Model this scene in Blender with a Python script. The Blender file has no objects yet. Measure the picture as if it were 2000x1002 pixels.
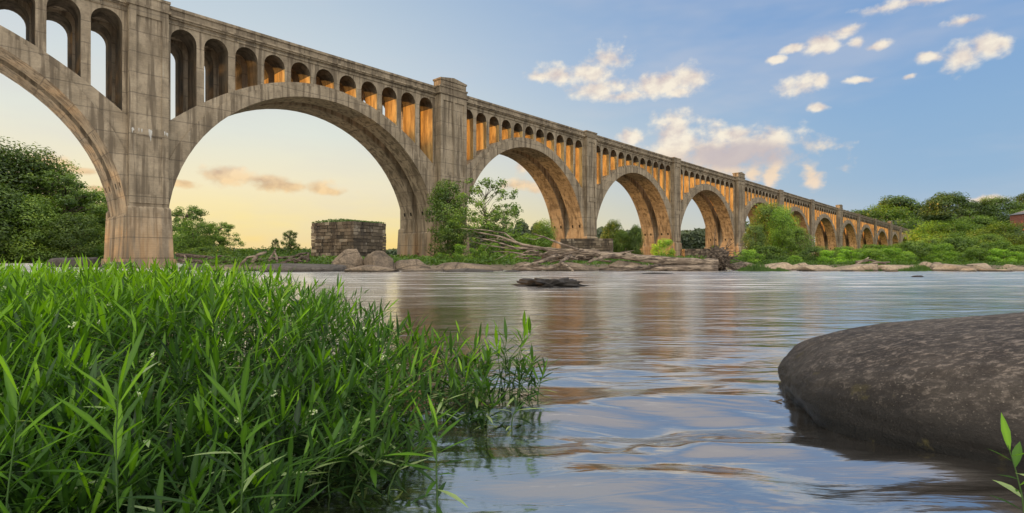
import bpy, math, random
from mathutils import Vector, noise, Matrix

random.seed(7)
scene = bpy.context.scene
col = scene.collection
FPX, HY, CAMH = 1070.0, 506.0, 0.9

def P(px, py, Y):
    return Vector(((px - 1000) / FPX * Y, Y, CAMH - (py - HY) / FPX * Y))

def GX(px, Y):
    return (px - 1000) / FPX * Y

def lin(r, g, b):
    def f(c):
        c /= 255.0
        return c / 12.92 if c <= 0.04045 else ((c + 0.055) / 1.055) ** 2.4
    return (f(r), f(g), f(b), 1)

def smooth(a, b, x):
    t = max(0.0, min(1.0, (x - a) / (b - a)))
    return t * t * (3 - 2 * t)

# ------------------------------------------------------------------ helpers
class MB:
    def __init__(self):
        self.v = []; self.f = []; self.m = []; self.tone = []; self.cur = 0
    def vert(self, p, tone=0.5):
        self.v.append((p[0], p[1], p[2])); self.tone.append(tone); return len(self.v) - 1
    def face(self, ids):
        self.f.append(tuple(ids)); self.m.append(self.cur)
    def hexa(self, c):
        i = [self.vert(p) for p in c]
        for q in ((0, 3, 2, 1), (4, 5, 6, 7), (0, 1, 5, 4), (1, 2, 6, 5), (2, 3, 7, 6), (3, 0, 4, 7)):
            self.face([i[k] for k in q])
    def box(self, x0, x1, y0, y1, zb, zt):
        zb0, zb1 = zb if isinstance(zb, tuple) else (zb, zb)
        zt0, zt1 = zt if isinstance(zt, tuple) else (zt, zt)
        self.hexa([(x0, y0, zb0), (x1, y0, zb1), (x1, y1, zb1), (x0, y1, zb0),
                   (x0, y0, zt0), (x1, y0, zt1), (x1, y1, zt1), (x0, y1, zt0)])
    def taper(self, b, t, z0, z1):
        (ax0, ax1, ay0, ay1), (bx0, bx1, by0, by1) = b, t
        self.hexa([(ax0, ay0, z0), (ax1, ay0, z0), (ax1, ay1, z0), (ax0, ay1, z0),
                   (bx0, by0, z1), (bx1, by0, z1), (bx1, by1, z1), (bx0, by1, z1)])
    def strip_solid(self, pts, y0, y1):
        """pts: list of (x, zlow, zhigh); a solid extruded in y"""
        n = len(pts); ids = []
        for (x, a, b) in pts:
            ids.append([self.vert((x, y0, a)), self.vert((x, y0, b)), self.vert((x, y1, b)), self.vert((x, y1, a))])
        for i in range(n - 1):
            p, q = ids[i], ids[i + 1]
            self.face([p[0], q[0], q[1], p[1]]); self.face([p[1], q[1], q[2], p[2]])
            self.face([p[2], q[2], q[3], p[3]]); self.face([p[3], q[3], q[0], p[0]])
        self.face([ids[0][k] for k in (0, 1, 2, 3)]); self.face([ids[-1][k] for k in (3, 2, 1, 0)])
    def tube(self, pts, rad, n=8, rough=0.0, seed=0, cap=True, tone=0.5):
        pts = [Vector(p) for p in pts]; rings = []
        prev = None
        for i, p in enumerate(pts):
            d = (pts[min(i + 1, len(pts) - 1)] - pts[max(i - 1, 0)])
            if d.length < 1e-6: d = Vector((0, 0, 1))
            d.normalize()
            if prev is None:
                a = Vector((0, 0, 1)) if abs(d.z) < 0.9 else Vector((1, 0, 0))
                u = d.cross(a).normalized()
            else:
                u = (prev - d * prev.dot(d)).normalized()
            prev = u
            w = d.cross(u)
            r = rad[i] if isinstance(rad, (list, tuple)) else rad
            ring = []
            for k in range(n):
                an = 2 * math.pi * k / n
                rr = r * (1 + rough * noise.noise(Vector((seed + k * 1.7, i * 0.8, seed * 0.3))))
                ring.append(self.vert(p + (u * math.cos(an) + w * math.sin(an)) * rr, tone))
            rings.append(ring)
        for i in range(len(rings) - 1):
            for k in range(n):
                k2 = (k + 1) % n
                self.face([rings[i][k], rings[i][k2], rings[i + 1][k2], rings[i + 1][k]])
        if cap:
            self.face(rings[0][::-1]); self.face(rings[-1])
    def build(self, name, mats, parent=None, smooth_=False, loc=None):
        me = bpy.data.meshes.new(name)
        me.from_pydata(self.v, [], self.f)
        if not isinstance(mats, (list, tuple)): mats = [mats]
        for m in mats: me.materials.append(m)
        if len(mats) > 1: me.polygons.foreach_set('material_index', self.m)
        a = me.attributes.new('tone', 'FLOAT', 'POINT'); a.data.foreach_set('value', self.tone)
        if smooth_: me.polygons.foreach_set('use_smooth', [True] * len(me.polygons))
        me.update()
        o = bpy.data.objects.new(name, me); col.objects.link(o)
        if parent: o.parent = parent
        if loc is not None: o.location = loc
        return o

def tag(o, label=None, cat=None, group=None, kind=None):
    if label: o['label'] = label
    if cat: o['category'] = cat
    if group: o['group'] = group
    if kind: o['kind'] = kind
    return o

def empty(name, loc=(0, 0, 0), rz=0.0):
    o = bpy.data.objects.new(name, None); col.objects.link(o)
    o.location = loc; o.rotation_euler = (0, 0, rz); o.empty_display_size = 0.3
    return o

def copy_tree(o, parent=None):
    c = o.copy(); col.objects.link(c); c.parent = parent
    for ch in list(o.children): copy_tree(ch, c)
    return c

# ------------------------------------------------------------------ node helpers
class NT:
    def __init__(self, tree):
        self.t = tree; self.n = tree.nodes; self.l = tree.links; self.n.clear()
    def add(self, typ, **kw):
        nd = self.n.new(typ)
        for k, v in kw.items():
            if k.startswith('i_'):
                nd.inputs[k[2:]].default_value = v
            else: setattr(nd, k, v)
        return nd
    def put(self, sock, val):
        if hasattr(val, 'is_linked') or isinstance(val, bpy.types.NodeSocket): self.l.new(val, sock)
        else: sock.default_value = val
    def math(self, op, a, b=0.0, c=None, clamp=False):
        nd = self.n.new('ShaderNodeMath'); nd.operation = op; nd.use_clamp = clamp
        self.put(nd.inputs[0], a); self.put(nd.inputs[1], b)
        if c is not None: self.put(nd.inputs[2], c)
        return nd.outputs[0]
    def vmath(self, op, a, b=None):
        nd = self.n.new('ShaderNodeVectorMath'); nd.operation = op
        self.put(nd.inputs[0], a)
        if b is not None: self.put(nd.inputs[1], b)
        return nd.outputs['Value'] if op in ('LENGTH', 'DOT_PRODUCT') else nd.outputs[0]
    def mix(self, f, a, b, blend='MIX'):
        nd = self.n.new('ShaderNodeMix'); nd.data_type = 'RGBA'; nd.blend_type = blend
        self.put(nd.inputs[0], f); self.put(nd.inputs[6], a); self.put(nd.inputs[7], b)
        return nd.outputs[2]
    def sstep(self, x, a, b, to0=0.0, to1=1.0):
        nd = self.n.new('ShaderNodeMapRange'); nd.interpolation_type = 'SMOOTHSTEP'
        self.put(nd.inputs[0], x)
        for i, v in enumerate((a, b, to0, to1)): nd.inputs[1 + i].default_value = v
        return nd.outputs[0]
    def noise(self, vec, scale, detail=4, rough=0.55, dist=0.0, out=0):
        nd = self.n.new('ShaderNodeTexNoise')
        if vec is not None: self.put(nd.inputs['Vector'], vec)
        nd.inputs['Scale'].default_value = scale; nd.inputs['Detail'].default_value = detail
        nd.inputs['Roughness'].default_value = rough; nd.inputs['Distortion'].default_value = dist
        return nd.outputs[out]
    def mapping(self, vec, scale=(1, 1, 1), loc=(0, 0, 0), rot=(0, 0, 0)):
        nd = self.n.new('ShaderNodeMapping'); self.put(nd.inputs[0], vec)
        nd.inputs[1].default_value = loc; nd.inputs[2].default_value = rot; nd.inputs[3].default_value = scale
        return nd.outputs[0]
    def ramp(self, f, stops):
        nd = self.n.new('ShaderNodeValToRGB'); self.put(nd.inputs[0], f)
        e = nd.color_ramp.elements
        while len(e) < len(stops): e.new(0.5)
        for i, (p, c) in enumerate(stops): e[i].position = p; e[i].color = c
        return nd.outputs[0]
    def bump(self, h, strength=0.5, dist=0.05, normal=None):
        nd = self.n.new('ShaderNodeBump'); self.put(nd.inputs['Height'], h)
        nd.inputs['Strength'].default_value = strength; nd.inputs['Distance'].default_value = dist
        if normal is not None: self.put(nd.inputs['Normal'], normal)
        return nd.outputs[0]

def new_mat(name):
    m = bpy.data.materials.new(name); m.use_nodes = True
    nt = NT(m.node_tree)
    out = nt.add('ShaderNodeOutputMaterial')
    return m, nt, out

def principled(nt, out, color, rough=0.8, normal=None, spec=0.3):
    b = nt.add('ShaderNodeBsdfPrincipled')
    nt.put(b.inputs['Base Color'], color); nt.put(b.inputs['Roughness'], rough)
    b.inputs['Specular IOR Level'].default_value = spec
    if normal is not None: nt.put(b.inputs['Normal'], normal)
    nt.l.new(b.outputs[0], out.inputs[0])
    return b

# ------------------------------------------------------------------ materials
def mat_concrete(name, grime=0.0):
    m, nt, out = new_mat(name)
    tc = nt.add('ShaderNodeTexCoord').outputs['Object']
    sep = nt.add('ShaderNodeSeparateXYZ'); nt.l.new(tc, sep.inputs[0]); z = sep.outputs[2]
    n1 = nt.noise(tc, 0.35, 6, 0.6)
    base = nt.mix(nt.sstep(n1, 0.35, 0.65), (0.44, 0.355, 0.25, 1), (0.30, 0.24, 0.165, 1))
    st = nt.noise(nt.mapping(tc, (1.6, 1.6, 0.10)), 1.0, 5, 0.6)
    base = nt.mix(nt.sstep(st, 0.46, 0.62, 0.0, 0.85), base, (0.13, 0.10, 0.068, 1))
    st2 = nt.noise(nt.mapping(tc, (2.3, 2.3, 0.16), (7, 3, 1)), 1.0, 4, 0.6)
    base = nt.mix(nt.sstep(st2, 0.62, 0.76, 0.0, 0.4), base, (0.60, 0.53, 0.42, 1))
    fine = nt.noise(tc, 3.2, 8, 0.7)
    base = nt.mix(nt.sstep(fine, 0.3, 0.7, 0.28, 0.0), base, (0.13, 0.11, 0.085, 1))
    gr_ = nt.noise(nt.mapping(tc, (0.5, 0.5, 0.3), (11, 4, 2)), 1.0, 7, 0.7)
    base = nt.mix(nt.sstep(gr_, 0.50 - grime, 0.66 - grime, 0.0, 0.5), base, (0.13, 0.10, 0.07, 1))
    # low splash zone: warm rust tan with dark vertical drips
    low = nt.sstep(z, 1.0, 7.5, 1.0, 0.0)
    drip = nt.noise(nt.mapping(tc, (1.1, 1.1, 0.07), (3, 9, 0)), 1.0, 5, 0.6)
    lowc = nt.mix(nt.sstep(drip, 0.42, 0.6), (0.50, 0.30, 0.14, 1), (0.16, 0.12, 0.085, 1))
    base = nt.mix(nt.math('MULTIPLY', low, 0.5), base, lowc)
    # pour joints
    fz = nt.math('FRACT', nt.math('MULTIPLY', nt.math('ADD', z, nt.math('MULTIPLY', n1, 0.06)), 1 / 2.05))
    jl = nt.math('LESS_THAN', nt.math('ABSOLUTE', nt.math('SUBTRACT', fz, 0.5)), 0.018)
    base = nt.mix(nt.math('MULTIPLY', jl, 0.5), base, (0.09, 0.075, 0.06, 1))
    # board marks
    fb = nt.math('FRACT', nt.math('MULTIPLY', z, 4.2))
    bm = nt.math('LESS_THAN', fb, 0.10)
    base = nt.mix(nt.math('MULTIPLY', bm, nt.sstep(n1, 0.4, 0.6, 0.08, 0.3)), base, (0.14, 0.11, 0.08, 1))
    hgt = nt.math('SUBTRACT', nt.math('MULTIPLY', fine, 0.6), nt.math('ADD', nt.math('MULTIPLY', jl, 0.8), nt.math('MULTIPLY', bm, 0.12)))
    nrm = nt.bump(hgt, 0.7, 0.08)
    principled(nt, out, base, 0.9, nrm, 0.2)
    return m

def mat_leaf(name, c_dark, c_mid, c_light, trans=0.35, nscale=0.0):
    m, nt, out = new_mat(name)
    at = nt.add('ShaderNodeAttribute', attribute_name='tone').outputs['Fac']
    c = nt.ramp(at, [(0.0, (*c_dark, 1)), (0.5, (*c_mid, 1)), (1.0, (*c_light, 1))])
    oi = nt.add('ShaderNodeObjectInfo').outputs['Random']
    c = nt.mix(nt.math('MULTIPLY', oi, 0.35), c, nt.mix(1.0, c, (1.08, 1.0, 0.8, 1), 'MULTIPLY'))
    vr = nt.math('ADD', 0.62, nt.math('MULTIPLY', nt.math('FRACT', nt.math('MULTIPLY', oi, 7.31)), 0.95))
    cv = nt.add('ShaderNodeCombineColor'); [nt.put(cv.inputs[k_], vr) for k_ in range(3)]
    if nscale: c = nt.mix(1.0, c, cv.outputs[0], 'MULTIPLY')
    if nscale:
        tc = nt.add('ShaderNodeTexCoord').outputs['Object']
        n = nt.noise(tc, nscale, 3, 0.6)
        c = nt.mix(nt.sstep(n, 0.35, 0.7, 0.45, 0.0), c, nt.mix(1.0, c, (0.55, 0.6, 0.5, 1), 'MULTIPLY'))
    d = nt.add('ShaderNodeBsdfDiffuse'); nt.put(d.inputs[0], c)
    t = nt.add('ShaderNodeBsdfTranslucent'); nt.put(t.inputs[0], nt.mix(1.0, c, (1.3, 1.35, 0.6, 1), 'MULTIPLY'))
    g = nt.add('ShaderNodeBsdfGlossy'); g.inputs['Roughness'].default_value = 0.42; g.inputs[0].default_value = (0.9, 0.95, 1, 1)
    mx = nt.add('ShaderNodeMixShader'); mx.inputs[0].default_value = trans
    nt.l.new(d.outputs[0], mx.inputs[1]); nt.l.new(t.outputs[0], mx.inputs[2])
    m2 = nt.add('ShaderNodeMixShader'); m2.inputs[0].default_value = 0.03
    nt.l.new(mx.outputs[0], m2.inputs[1]); nt.l.new(g.outputs[0], m2.inputs[2])
    nt.l.new(m2.outputs[0], out.inputs[0])
    return m

def mat_rock(name, a, b, dark, wet=0.12, scale=1.0):
    m, nt, out = new_mat(name)
    g = nt.add('ShaderNodeNewGeometry').outputs['Position']
    tc = g
    sep = nt.add('ShaderNodeSeparateXYZ'); nt.l.new(g, sep.inputs[0])
    n1 = nt.noise(tc, 0.8 * scale, 6, 0.65); n2 = nt.noise(tc, 7 * scale, 8, 0.7)
    c = nt.mix(nt.sstep(n1, 0.35, 0.65), a, b)
    c = nt.mix(nt.sstep(n2, 0.35, 0.62, 0.6, 0.0), c, dark)
    v = nt.add('ShaderNodeTexVoronoi', feature='DISTANCE_TO_EDGE'); nt.put(v.inputs['Vector'], nt.mapping(tc, (0.5, 0.5, 1.6)))
    v.inputs['Scale'].default_value = 0.6 * scale
    crack = nt.sstep(v.outputs['Distance'], 0.0, 0.03, 1.0, 0.0)
    c = nt.mix(nt.math('MULTIPLY', crack, 0.55), c, dark)
    w = nt.sstep(sep.outputs[2], wet * 0.5, wet * 1.5, 0.65, 0.0)
    c = nt.mix(w, c, (0.03, 0.026, 0.022, 1))
    h = nt.math('SUBTRACT', nt.math('ADD', n2, nt.math('MULTIPLY', n1, 2.0)), crack)
    principled(nt, out, c, 0.8, nt.bump(h, 0.8, 0.06 / scale), 0.3)
    return m

M = {}
M['concrete'] = mat_concrete('weathered_concrete')
M['concrete_dark'] = mat_concrete('grimy_parapet_concrete', 0.10)
for key, c1, c2 in (('inner_sunlit', (0.72, 0.49, 0.20, 1), (0.36, 0.23, 0.10, 1)), ('inner_shaded', (0.15, 0.12, 0.085, 1), (0.075, 0.06, 0.042, 1))):  # sunlit and shaded copies of the inner concrete, light put into the colour
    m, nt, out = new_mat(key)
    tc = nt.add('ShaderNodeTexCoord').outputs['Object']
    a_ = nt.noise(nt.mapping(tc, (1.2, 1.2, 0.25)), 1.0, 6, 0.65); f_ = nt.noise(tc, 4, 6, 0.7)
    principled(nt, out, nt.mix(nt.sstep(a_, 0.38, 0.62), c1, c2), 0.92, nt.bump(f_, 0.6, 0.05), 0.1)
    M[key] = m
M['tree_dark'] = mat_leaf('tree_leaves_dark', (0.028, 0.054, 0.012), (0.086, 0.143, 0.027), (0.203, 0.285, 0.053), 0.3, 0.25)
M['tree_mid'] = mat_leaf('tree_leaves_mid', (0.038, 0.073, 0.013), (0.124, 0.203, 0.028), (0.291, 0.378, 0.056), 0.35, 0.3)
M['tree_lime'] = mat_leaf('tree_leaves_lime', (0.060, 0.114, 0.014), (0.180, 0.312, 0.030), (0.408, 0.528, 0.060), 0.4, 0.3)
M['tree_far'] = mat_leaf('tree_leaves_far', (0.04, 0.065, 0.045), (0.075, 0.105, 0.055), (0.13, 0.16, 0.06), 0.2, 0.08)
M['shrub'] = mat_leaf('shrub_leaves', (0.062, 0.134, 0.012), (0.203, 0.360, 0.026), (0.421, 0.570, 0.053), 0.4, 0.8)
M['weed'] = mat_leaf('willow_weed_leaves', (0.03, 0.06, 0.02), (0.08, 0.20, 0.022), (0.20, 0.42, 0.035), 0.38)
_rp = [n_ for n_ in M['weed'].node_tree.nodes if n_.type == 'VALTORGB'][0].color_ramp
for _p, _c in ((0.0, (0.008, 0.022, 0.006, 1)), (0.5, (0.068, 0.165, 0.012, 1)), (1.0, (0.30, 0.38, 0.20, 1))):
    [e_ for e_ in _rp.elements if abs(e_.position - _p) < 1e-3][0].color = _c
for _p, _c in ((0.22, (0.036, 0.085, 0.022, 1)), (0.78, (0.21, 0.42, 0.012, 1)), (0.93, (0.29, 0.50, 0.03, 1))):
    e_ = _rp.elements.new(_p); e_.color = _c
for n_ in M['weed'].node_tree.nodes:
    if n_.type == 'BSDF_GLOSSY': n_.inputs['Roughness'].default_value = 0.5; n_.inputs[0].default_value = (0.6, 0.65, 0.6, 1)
M['weed_stem'] = mat_leaf('willow_weed_stems', (0.02, 0.04, 0.012), (0.07, 0.14, 0.03), (0.13, 0.24, 0.05), 0.1)
M['grass'] = mat_leaf('bank_grass', (0.022, 0.050, 0.006), (0.067, 0.130, 0.011), (0.142, 0.209, 0.022), 0.3, 0.5)

m, nt, out = new_mat('flower_buds')
principled(nt, out, nt.mix(nt.add('ShaderNodeAttribute', attribute_name='tone').outputs['Fac'], (0.25, 0.42, 0.06, 1), (0.72, 0.74, 0.50, 1)), 0.6)
M['flower'] = m

m, nt, out = new_mat('bark')
tc = nt.add('ShaderNodeTexCoord').outputs['Object']
n = nt.noise(nt.mapping(tc, (3, 3, 0.6)), 1.5, 5, 0.65)
principled(nt, out, nt.mix(n, (0.05, 0.037, 0.025, 1), (0.17, 0.135, 0.10, 1)), 0.9, nt.bump(n, 0.8, 0.04))
M['bark'] = m

m, nt, out = new_mat('bleached_driftwood')
tc = nt.add('ShaderNodeTexCoord').outputs['Object']
n = nt.noise(nt.mapping(tc, (0.7, 3, 5)), 1.6, 6, 0.7)
n2 = nt.noise(tc, 0.9, 3, 0.6)
c = nt.mix(nt.sstep(n, 0.36, 0.62), (0.04, 0.029, 0.022, 1), (0.36, 0.28, 0.21, 1))
c = nt.mix(nt.sstep(n2, 0.45, 0.62, 0, 0.65), c, (0.11, 0.08, 0.06, 1))
principled(nt, out, c, 0.85, nt.bump(n, 0.9, 0.05))
M['drift'] = m

m, nt, out = new_mat('dark_driftwood')
tc = nt.add('ShaderNodeTexCoord').outputs['Object']
n = nt.noise(nt.mapping(tc, (1, 3, 4)), 2.0, 6, 0.7)
principled(nt, out, nt.mix(nt.sstep(n, 0.4, 0.65), (0.035, 0.026, 0.02, 1), (0.19, 0.145, 0.11, 1)), 0.9, nt.bump(n, 0.9, 0.05))
M['driftdark'] = m

M['rock_tan'] = mat_rock('tan_river_rock', (0.30, 0.225, 0.155, 1), (0.14, 0.107, 0.078, 1), (0.05, 0.039, 0.030, 1))
M['rock_pale'] = mat_rock('pale_sand_rock', (0.50, 0.38, 0.26, 1), (0.30, 0.225, 0.155, 1), (0.12, 0.09, 0.065, 1))
M['rock_grey'] = mat_rock('grey_river_rock', (0.14, 0.12, 0.105, 1), (0.085, 0.074, 0.065, 1), (0.05, 0.042, 0.036, 1))
M['rock_black'] = mat_rock('wet_black_rock', (0.065, 0.055, 0.05, 1), (0.035, 0.03, 0.028, 1), (0.012, 0.01, 0.01, 1), 0.2)

# foreground boulder
m, nt, out = new_mat('foreground_boulder')
g = nt.add('ShaderNodeNewGeometry').outputs['Position']
sep = nt.add('ShaderNodeSeparateXYZ'); nt.l.new(g, sep.inputs[0])
n1 = nt.noise(g, 1.3, 6, 0.62)
gm = nt.mapping(g, (16, 34, 46), (0, 0, 0), (0, 0, 0.35))
n2 = nt.noise(gm, 1.0, 9, 0.75)
n3 = nt.noise(g, 9, 6, 0.7)
c = nt.mix(nt.sstep(n1, 0.38, 0.62), (0.038, 0.031, 0.027, 1), (0.080, 0.066, 0.055, 1))
lichen = nt.math('MULTIPLY', nt.sstep(n2, 0.49, 0.60), nt.sstep(nt.math('ADD', nt.math('MULTIPLY', sep.outputs[2], 0.9), nt.math('MULTIPLY', n3, 0.9)), 0.50, 0.95))
c = nt.mix(nt.math('MULTIPLY', lichen, 0.75), c, (0.27, 0.22, 0.185, 1))
c = nt.mix(nt.sstep(n3, 0.55, 0.35, 0.0, 0.55), c, (0.028, 0.022, 0.019, 1))
spk = nt.noise(g, 90, 3, 0.6)
c = nt.mix(nt.sstep(spk, 0.62, 0.7, 0.0, 0.45), c, (0.42, 0.36, 0.30, 1))
wet = nt.math('MAXIMUM', nt.sstep(nt.math('ADD', sep.outputs[2], nt.math('MULTIPLY', n1, 0.16)), 0.14, 0.36, 0.8, 0.0), nt.sstep(nt.math('ADD', sep.outputs[2], nt.math('MULTIPLY', n1, 0.05)), 0.055, 0.075, 1.0, 0.0))
c = nt.mix(wet, c, (0.009, 0.008, 0.007, 1))
moss = nt.math('MULTIPLY', nt.sstep(nt.noise(g, 5, 5, 0.6), 0.62, 0.7), nt.sstep(sep.outputs[2], 0.32, 0.12, 0, 1))
c = nt.mix(nt.math('MULTIPLY', moss, 0.5), c, (0.11, 0.09, 0.025, 1))
rough = nt.sstep(wet, 0.0, 1.0, 0.75, 0.35)
h = nt.math('ADD', nt.math('MULTIPLY', n2, 0.5), nt.math('ADD', nt.math('MULTIPLY', n3, 1.0), nt.math('MULTIPLY', spk, 0.25)))
principled(nt, out, c, rough, nt.bump(h, 1.0, 0.025), 0.2)
M['boulder'] = m

m, nt, out = new_mat('old_masonry')
tc = nt.add('ShaderNodeTexCoord').outputs['Object']
at = nt.add('ShaderNodeAttribute', attribute_name='tone').outputs['Fac']
n = nt.noise(tc, 1.3, 6, 0.65); n2 = nt.noise(nt.mapping(tc, (1.5, 1.5, 0.2)), 1.0, 5, 0.6); n3 = nt.noise(tc, 9, 5, 0.7)
c = nt.ramp(at, [(0, (0.05, 0.04, 0.03, 1)), (0.6, (0.15, 0.115, 0.08, 1)), (1, (0.33, 0.27, 0.20, 1))])
c = nt.mix(nt.sstep(n2, 0.46, 0.64, 0, 0.8), c, (0.045, 0.036, 0.03, 1))
c = nt.mix(nt.sstep(n, 0.58, 0.72, 0, 0.6), c, (0.48, 0.42, 0.34, 1))
principled(nt, out, c, 0.92, nt.bump(n3, 0.9, 0.05))
M['masonry'] = m

m, nt, out = new_mat('recess_shade')
principled(nt, out, nt.mix(nt.noise(None, 3), (0.01, 0.008, 0.006, 1), (0.03, 0.024, 0.018, 1)), 0.95)  # near-black colour stands for the shade inside the drain slots
M['slot_shade'] = m
m, nt, out = new_mat('efflorescence')
principled(nt, out, nt.mix(nt.noise(None, 6), (0.42, 0.40, 0.36, 1), (0.66, 0.65, 0.61, 1)), 0.9)
M['lime_stain'] = m
m, nt, out = new_mat('red_brick')
br = nt.add('ShaderNodeTexBrick'); nt.l.new(nt.add('ShaderNodeTexCoord').outputs['Object'], br.inputs[0])
br.inputs['Color1'].default_value = (0.33, 0.10, 0.06, 1); br.inputs['Color2'].default_value = (0.25, 0.075, 0.05, 1)
br.inputs['Mortar'].default_value = (0.4, 0.33, 0.28, 1); br.inputs['Scale'].default_value = 3.0
principled(nt, out, br.outputs[0], 0.9)
M['brick'] = m
m, nt, out = new_mat('slate_roof')
principled(nt, out, nt.mix(nt.noise(None, 4, 4), (0.10, 0.10, 0.11, 1), (0.2, 0.19, 0.19, 1)), 0.8)
M['slate'] = m
m, nt, out = new_mat('white_paint')
principled(nt, out, nt.mix(nt.noise(None, 4, 4), (0.7, 0.7, 0.68, 1), (0.8, 0.8, 0.78, 1)), 0.6)
M['white'] = m
m, nt, out = new_mat('window_glass')
principled(nt, out, nt.mix(nt.noise(None, 2, 2), (0.03, 0.04, 0.05, 1), (0.06, 0.07, 0.08, 1)), 0.1, None, 0.8)
M['glass'] = m

# ground
m, nt, out = new_mat('bank_soil')
g = nt.add('ShaderNodeNewGeometry').outputs['Position']
sep = nt.add('ShaderNodeSeparateXYZ'); nt.l.new(g, sep.inputs[0])
n = nt.noise(g, 0.25, 6, 0.65); n2 = nt.noise(g, 3, 6, 0.7)
soil = nt.mix(n2, (0.10, 0.075, 0.05, 1), (0.26, 0.20, 0.14, 1))
grs = nt.mix(n2, (0.02, 0.045, 0.008, 1), (0.07, 0.12, 0.02, 1))
c = nt.mix(nt.math('MULTIPLY', nt.sstep(sep.outputs[2], 0.25, 0.6), nt.sstep(n, 0.38, 0.5)), soil, grs)
principled(nt, out, c, 0.95, nt.bump(n2, 0.8, 0.1))
M['ground'] = m

# ------------------------------------------------------------------ water
m, nt, out = new_mat('river_water')
g = nt.add('ShaderNodeNewGeometry').outputs['Position']
sep = nt.add('ShaderNodeSeparateXYZ'); nt.l.new(g, sep.inputs[0])
X, Yc = sep.outputs[0], sep.outputs[1]
far = nt.sstep(Yc, 4.5, 16.0)
mid = nt.sstep(Yc, 5.0, 30.0)
# long flowing swells with soft silky detail
fl = nt.mapping(g, (0.9, 2.3, 1), (0, 0, 0), (0, 0, math.radians(-8)))
w1 = nt.noise(fl, 0.9, 3, 0.5, 0.6)
w2 = nt.noise(nt.mapping(g, (1.3, 7.0, 1), (0, 0, 0), (0, 0, math.radians(-14))), 1.6, 4, 0.55, 0.8)
w3 = nt.noise(nt.mapping(g, (0.7, 1.5, 1), (3, 5, 0), (0, 0, math.radians(4))), 0.55, 5, 0.6, 0.3)
w4 = nt.noise(nt.mapping(g, (0.16, 0.5, 1), (1, 2, 0)), 0.8, 6, 0.65, 0.4)
w5 = nt.noise(nt.mapping(g, (0.45, 2.2, 1), (5, 1, 0), (0, 0, math.radians(-5))), 1.5, 6, 0.7, 0.5)
hn = nt.math('ADD', nt.math('MULTIPLY', w1, 0.034), nt.math('MULTIPLY', w2, 0.0042))
hf = nt.math('ADD', nt.math('MULTIPLY', w5, 0.030), nt.math('ADD', nt.math('MULTIPLY', w3, 0.030), nt.math('MULTIPLY', w4, 0.07)))
patch = nt.sstep(nt.noise(nt.mapping(g, (0.05, 0.16, 1)), 1.0, 3, 0.5), 0.35, 0.65, 0.35, 1.25)
h = nt.math('ADD', nt.math('MULTIPLY', hn, nt.math('SUBTRACT', 1.0, nt.math('MULTIPLY', far, 0.3))), nt.math('MULTIPLY', nt.math('MULTIPLY', hf, mid), patch))
nrm = nt.bump(h, 1.0, 1.0)
fr = nt.add('ShaderNodeFresnel'); fr.inputs[0].default_value = 1.38; nt.put(fr.inputs['Normal'], nrm)
fac = nt.math('ADD', nt.math('MULTIPLY', fr.outputs[0], 0.50), 0.54, clamp=True)
gl = nt.add('ShaderNodeBsdfGlossy'); nt.put(gl.inputs['Normal'], nrm); gl.inputs[0].default_value = (1.0, 0.965, 0.92, 1)
nt.put(gl.inputs['Roughness'], nt.sstep(Yc, 2.0, 30.0, 0.10, 0.20))
df = nt.add('ShaderNodeBsdfDiffuse')
foamn = nt.noise(nt.mapping(g, (0.35, 1.3, 1), (9, 4, 0)), 1.0, 8, 0.7, 0.5)
streak = nt.noise(nt.mapping(g, (0.12, 1.1, 1), (2, 7, 0), (0, 0, math.radians(3))), 1.0, 8, 0.7, 0.3)
foam = nt.math('MULTIPLY', nt.sstep(nt.math('ADD', nt.math('MULTIPLY', foamn, 0.5), nt.math('MULTIPLY', streak, 0.5)), 0.44, 0.61), nt.sstep(Yc, 5, 18, 0.03, 1.0))
left = nt.math('MULTIPLY', nt.sstep(nt.math('ADD', X, nt.math('MULTIPLY', Yc, 0.6)), 3.0, -2.0), nt.sstep(Yc, 28, 40))
foam = nt.math('ADD', foam, nt.math('MULTIPLY', left, nt.sstep(foamn, 0.35, 0.55)), clamp=True)
murk = nt.mix(nt.sstep(Yc, 3.5, 14.0), (0.012, 0.010, 0.008, 1), (0.022, 0.018, 0.014, 1))
nt.put(df.inputs[0], nt.mix(foam, murk, (0.85, 0.81, 0.78, 1)))
mx = nt.add('ShaderNodeMixShader'); nt.put(mx.inputs[0], nt.math('SUBTRACT', fac, nt.math('MULTIPLY', foam, 0.40), clamp=True))
nt.l.new(df.outputs[0], mx.inputs[1]); nt.l.new(gl.outputs[0], mx.inputs[2])
nt.l.new(mx.outputs[0], out.inputs[0])
M['water'] = m

def geo_range(a, b, n, p):
    return [a + (b - a) * (i / n) ** p for i in range(n + 1)]

def build_grid(name, xs, ys, zf, mat):
    nx, ny = len(xs), len(ys)
    v = [(x, y, zf(x, y)) for y in ys for x in xs]
    f = [(j * nx + i, j * nx + i + 1, (j + 1) * nx + i + 1, (j + 1) * nx + i) for j in range(ny - 1) for i in range(nx - 1)]
    me = bpy.data.meshes.new(name); me.from_pydata(v, [], f); me.materials.append(mat)
    me.polygons.foreach_set('use_smooth', [True] * len(f))
    o = bpy.data.objects.new(name, me); col.objects.link(o)
    o['kind'] = 'structure'
    return o

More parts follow.
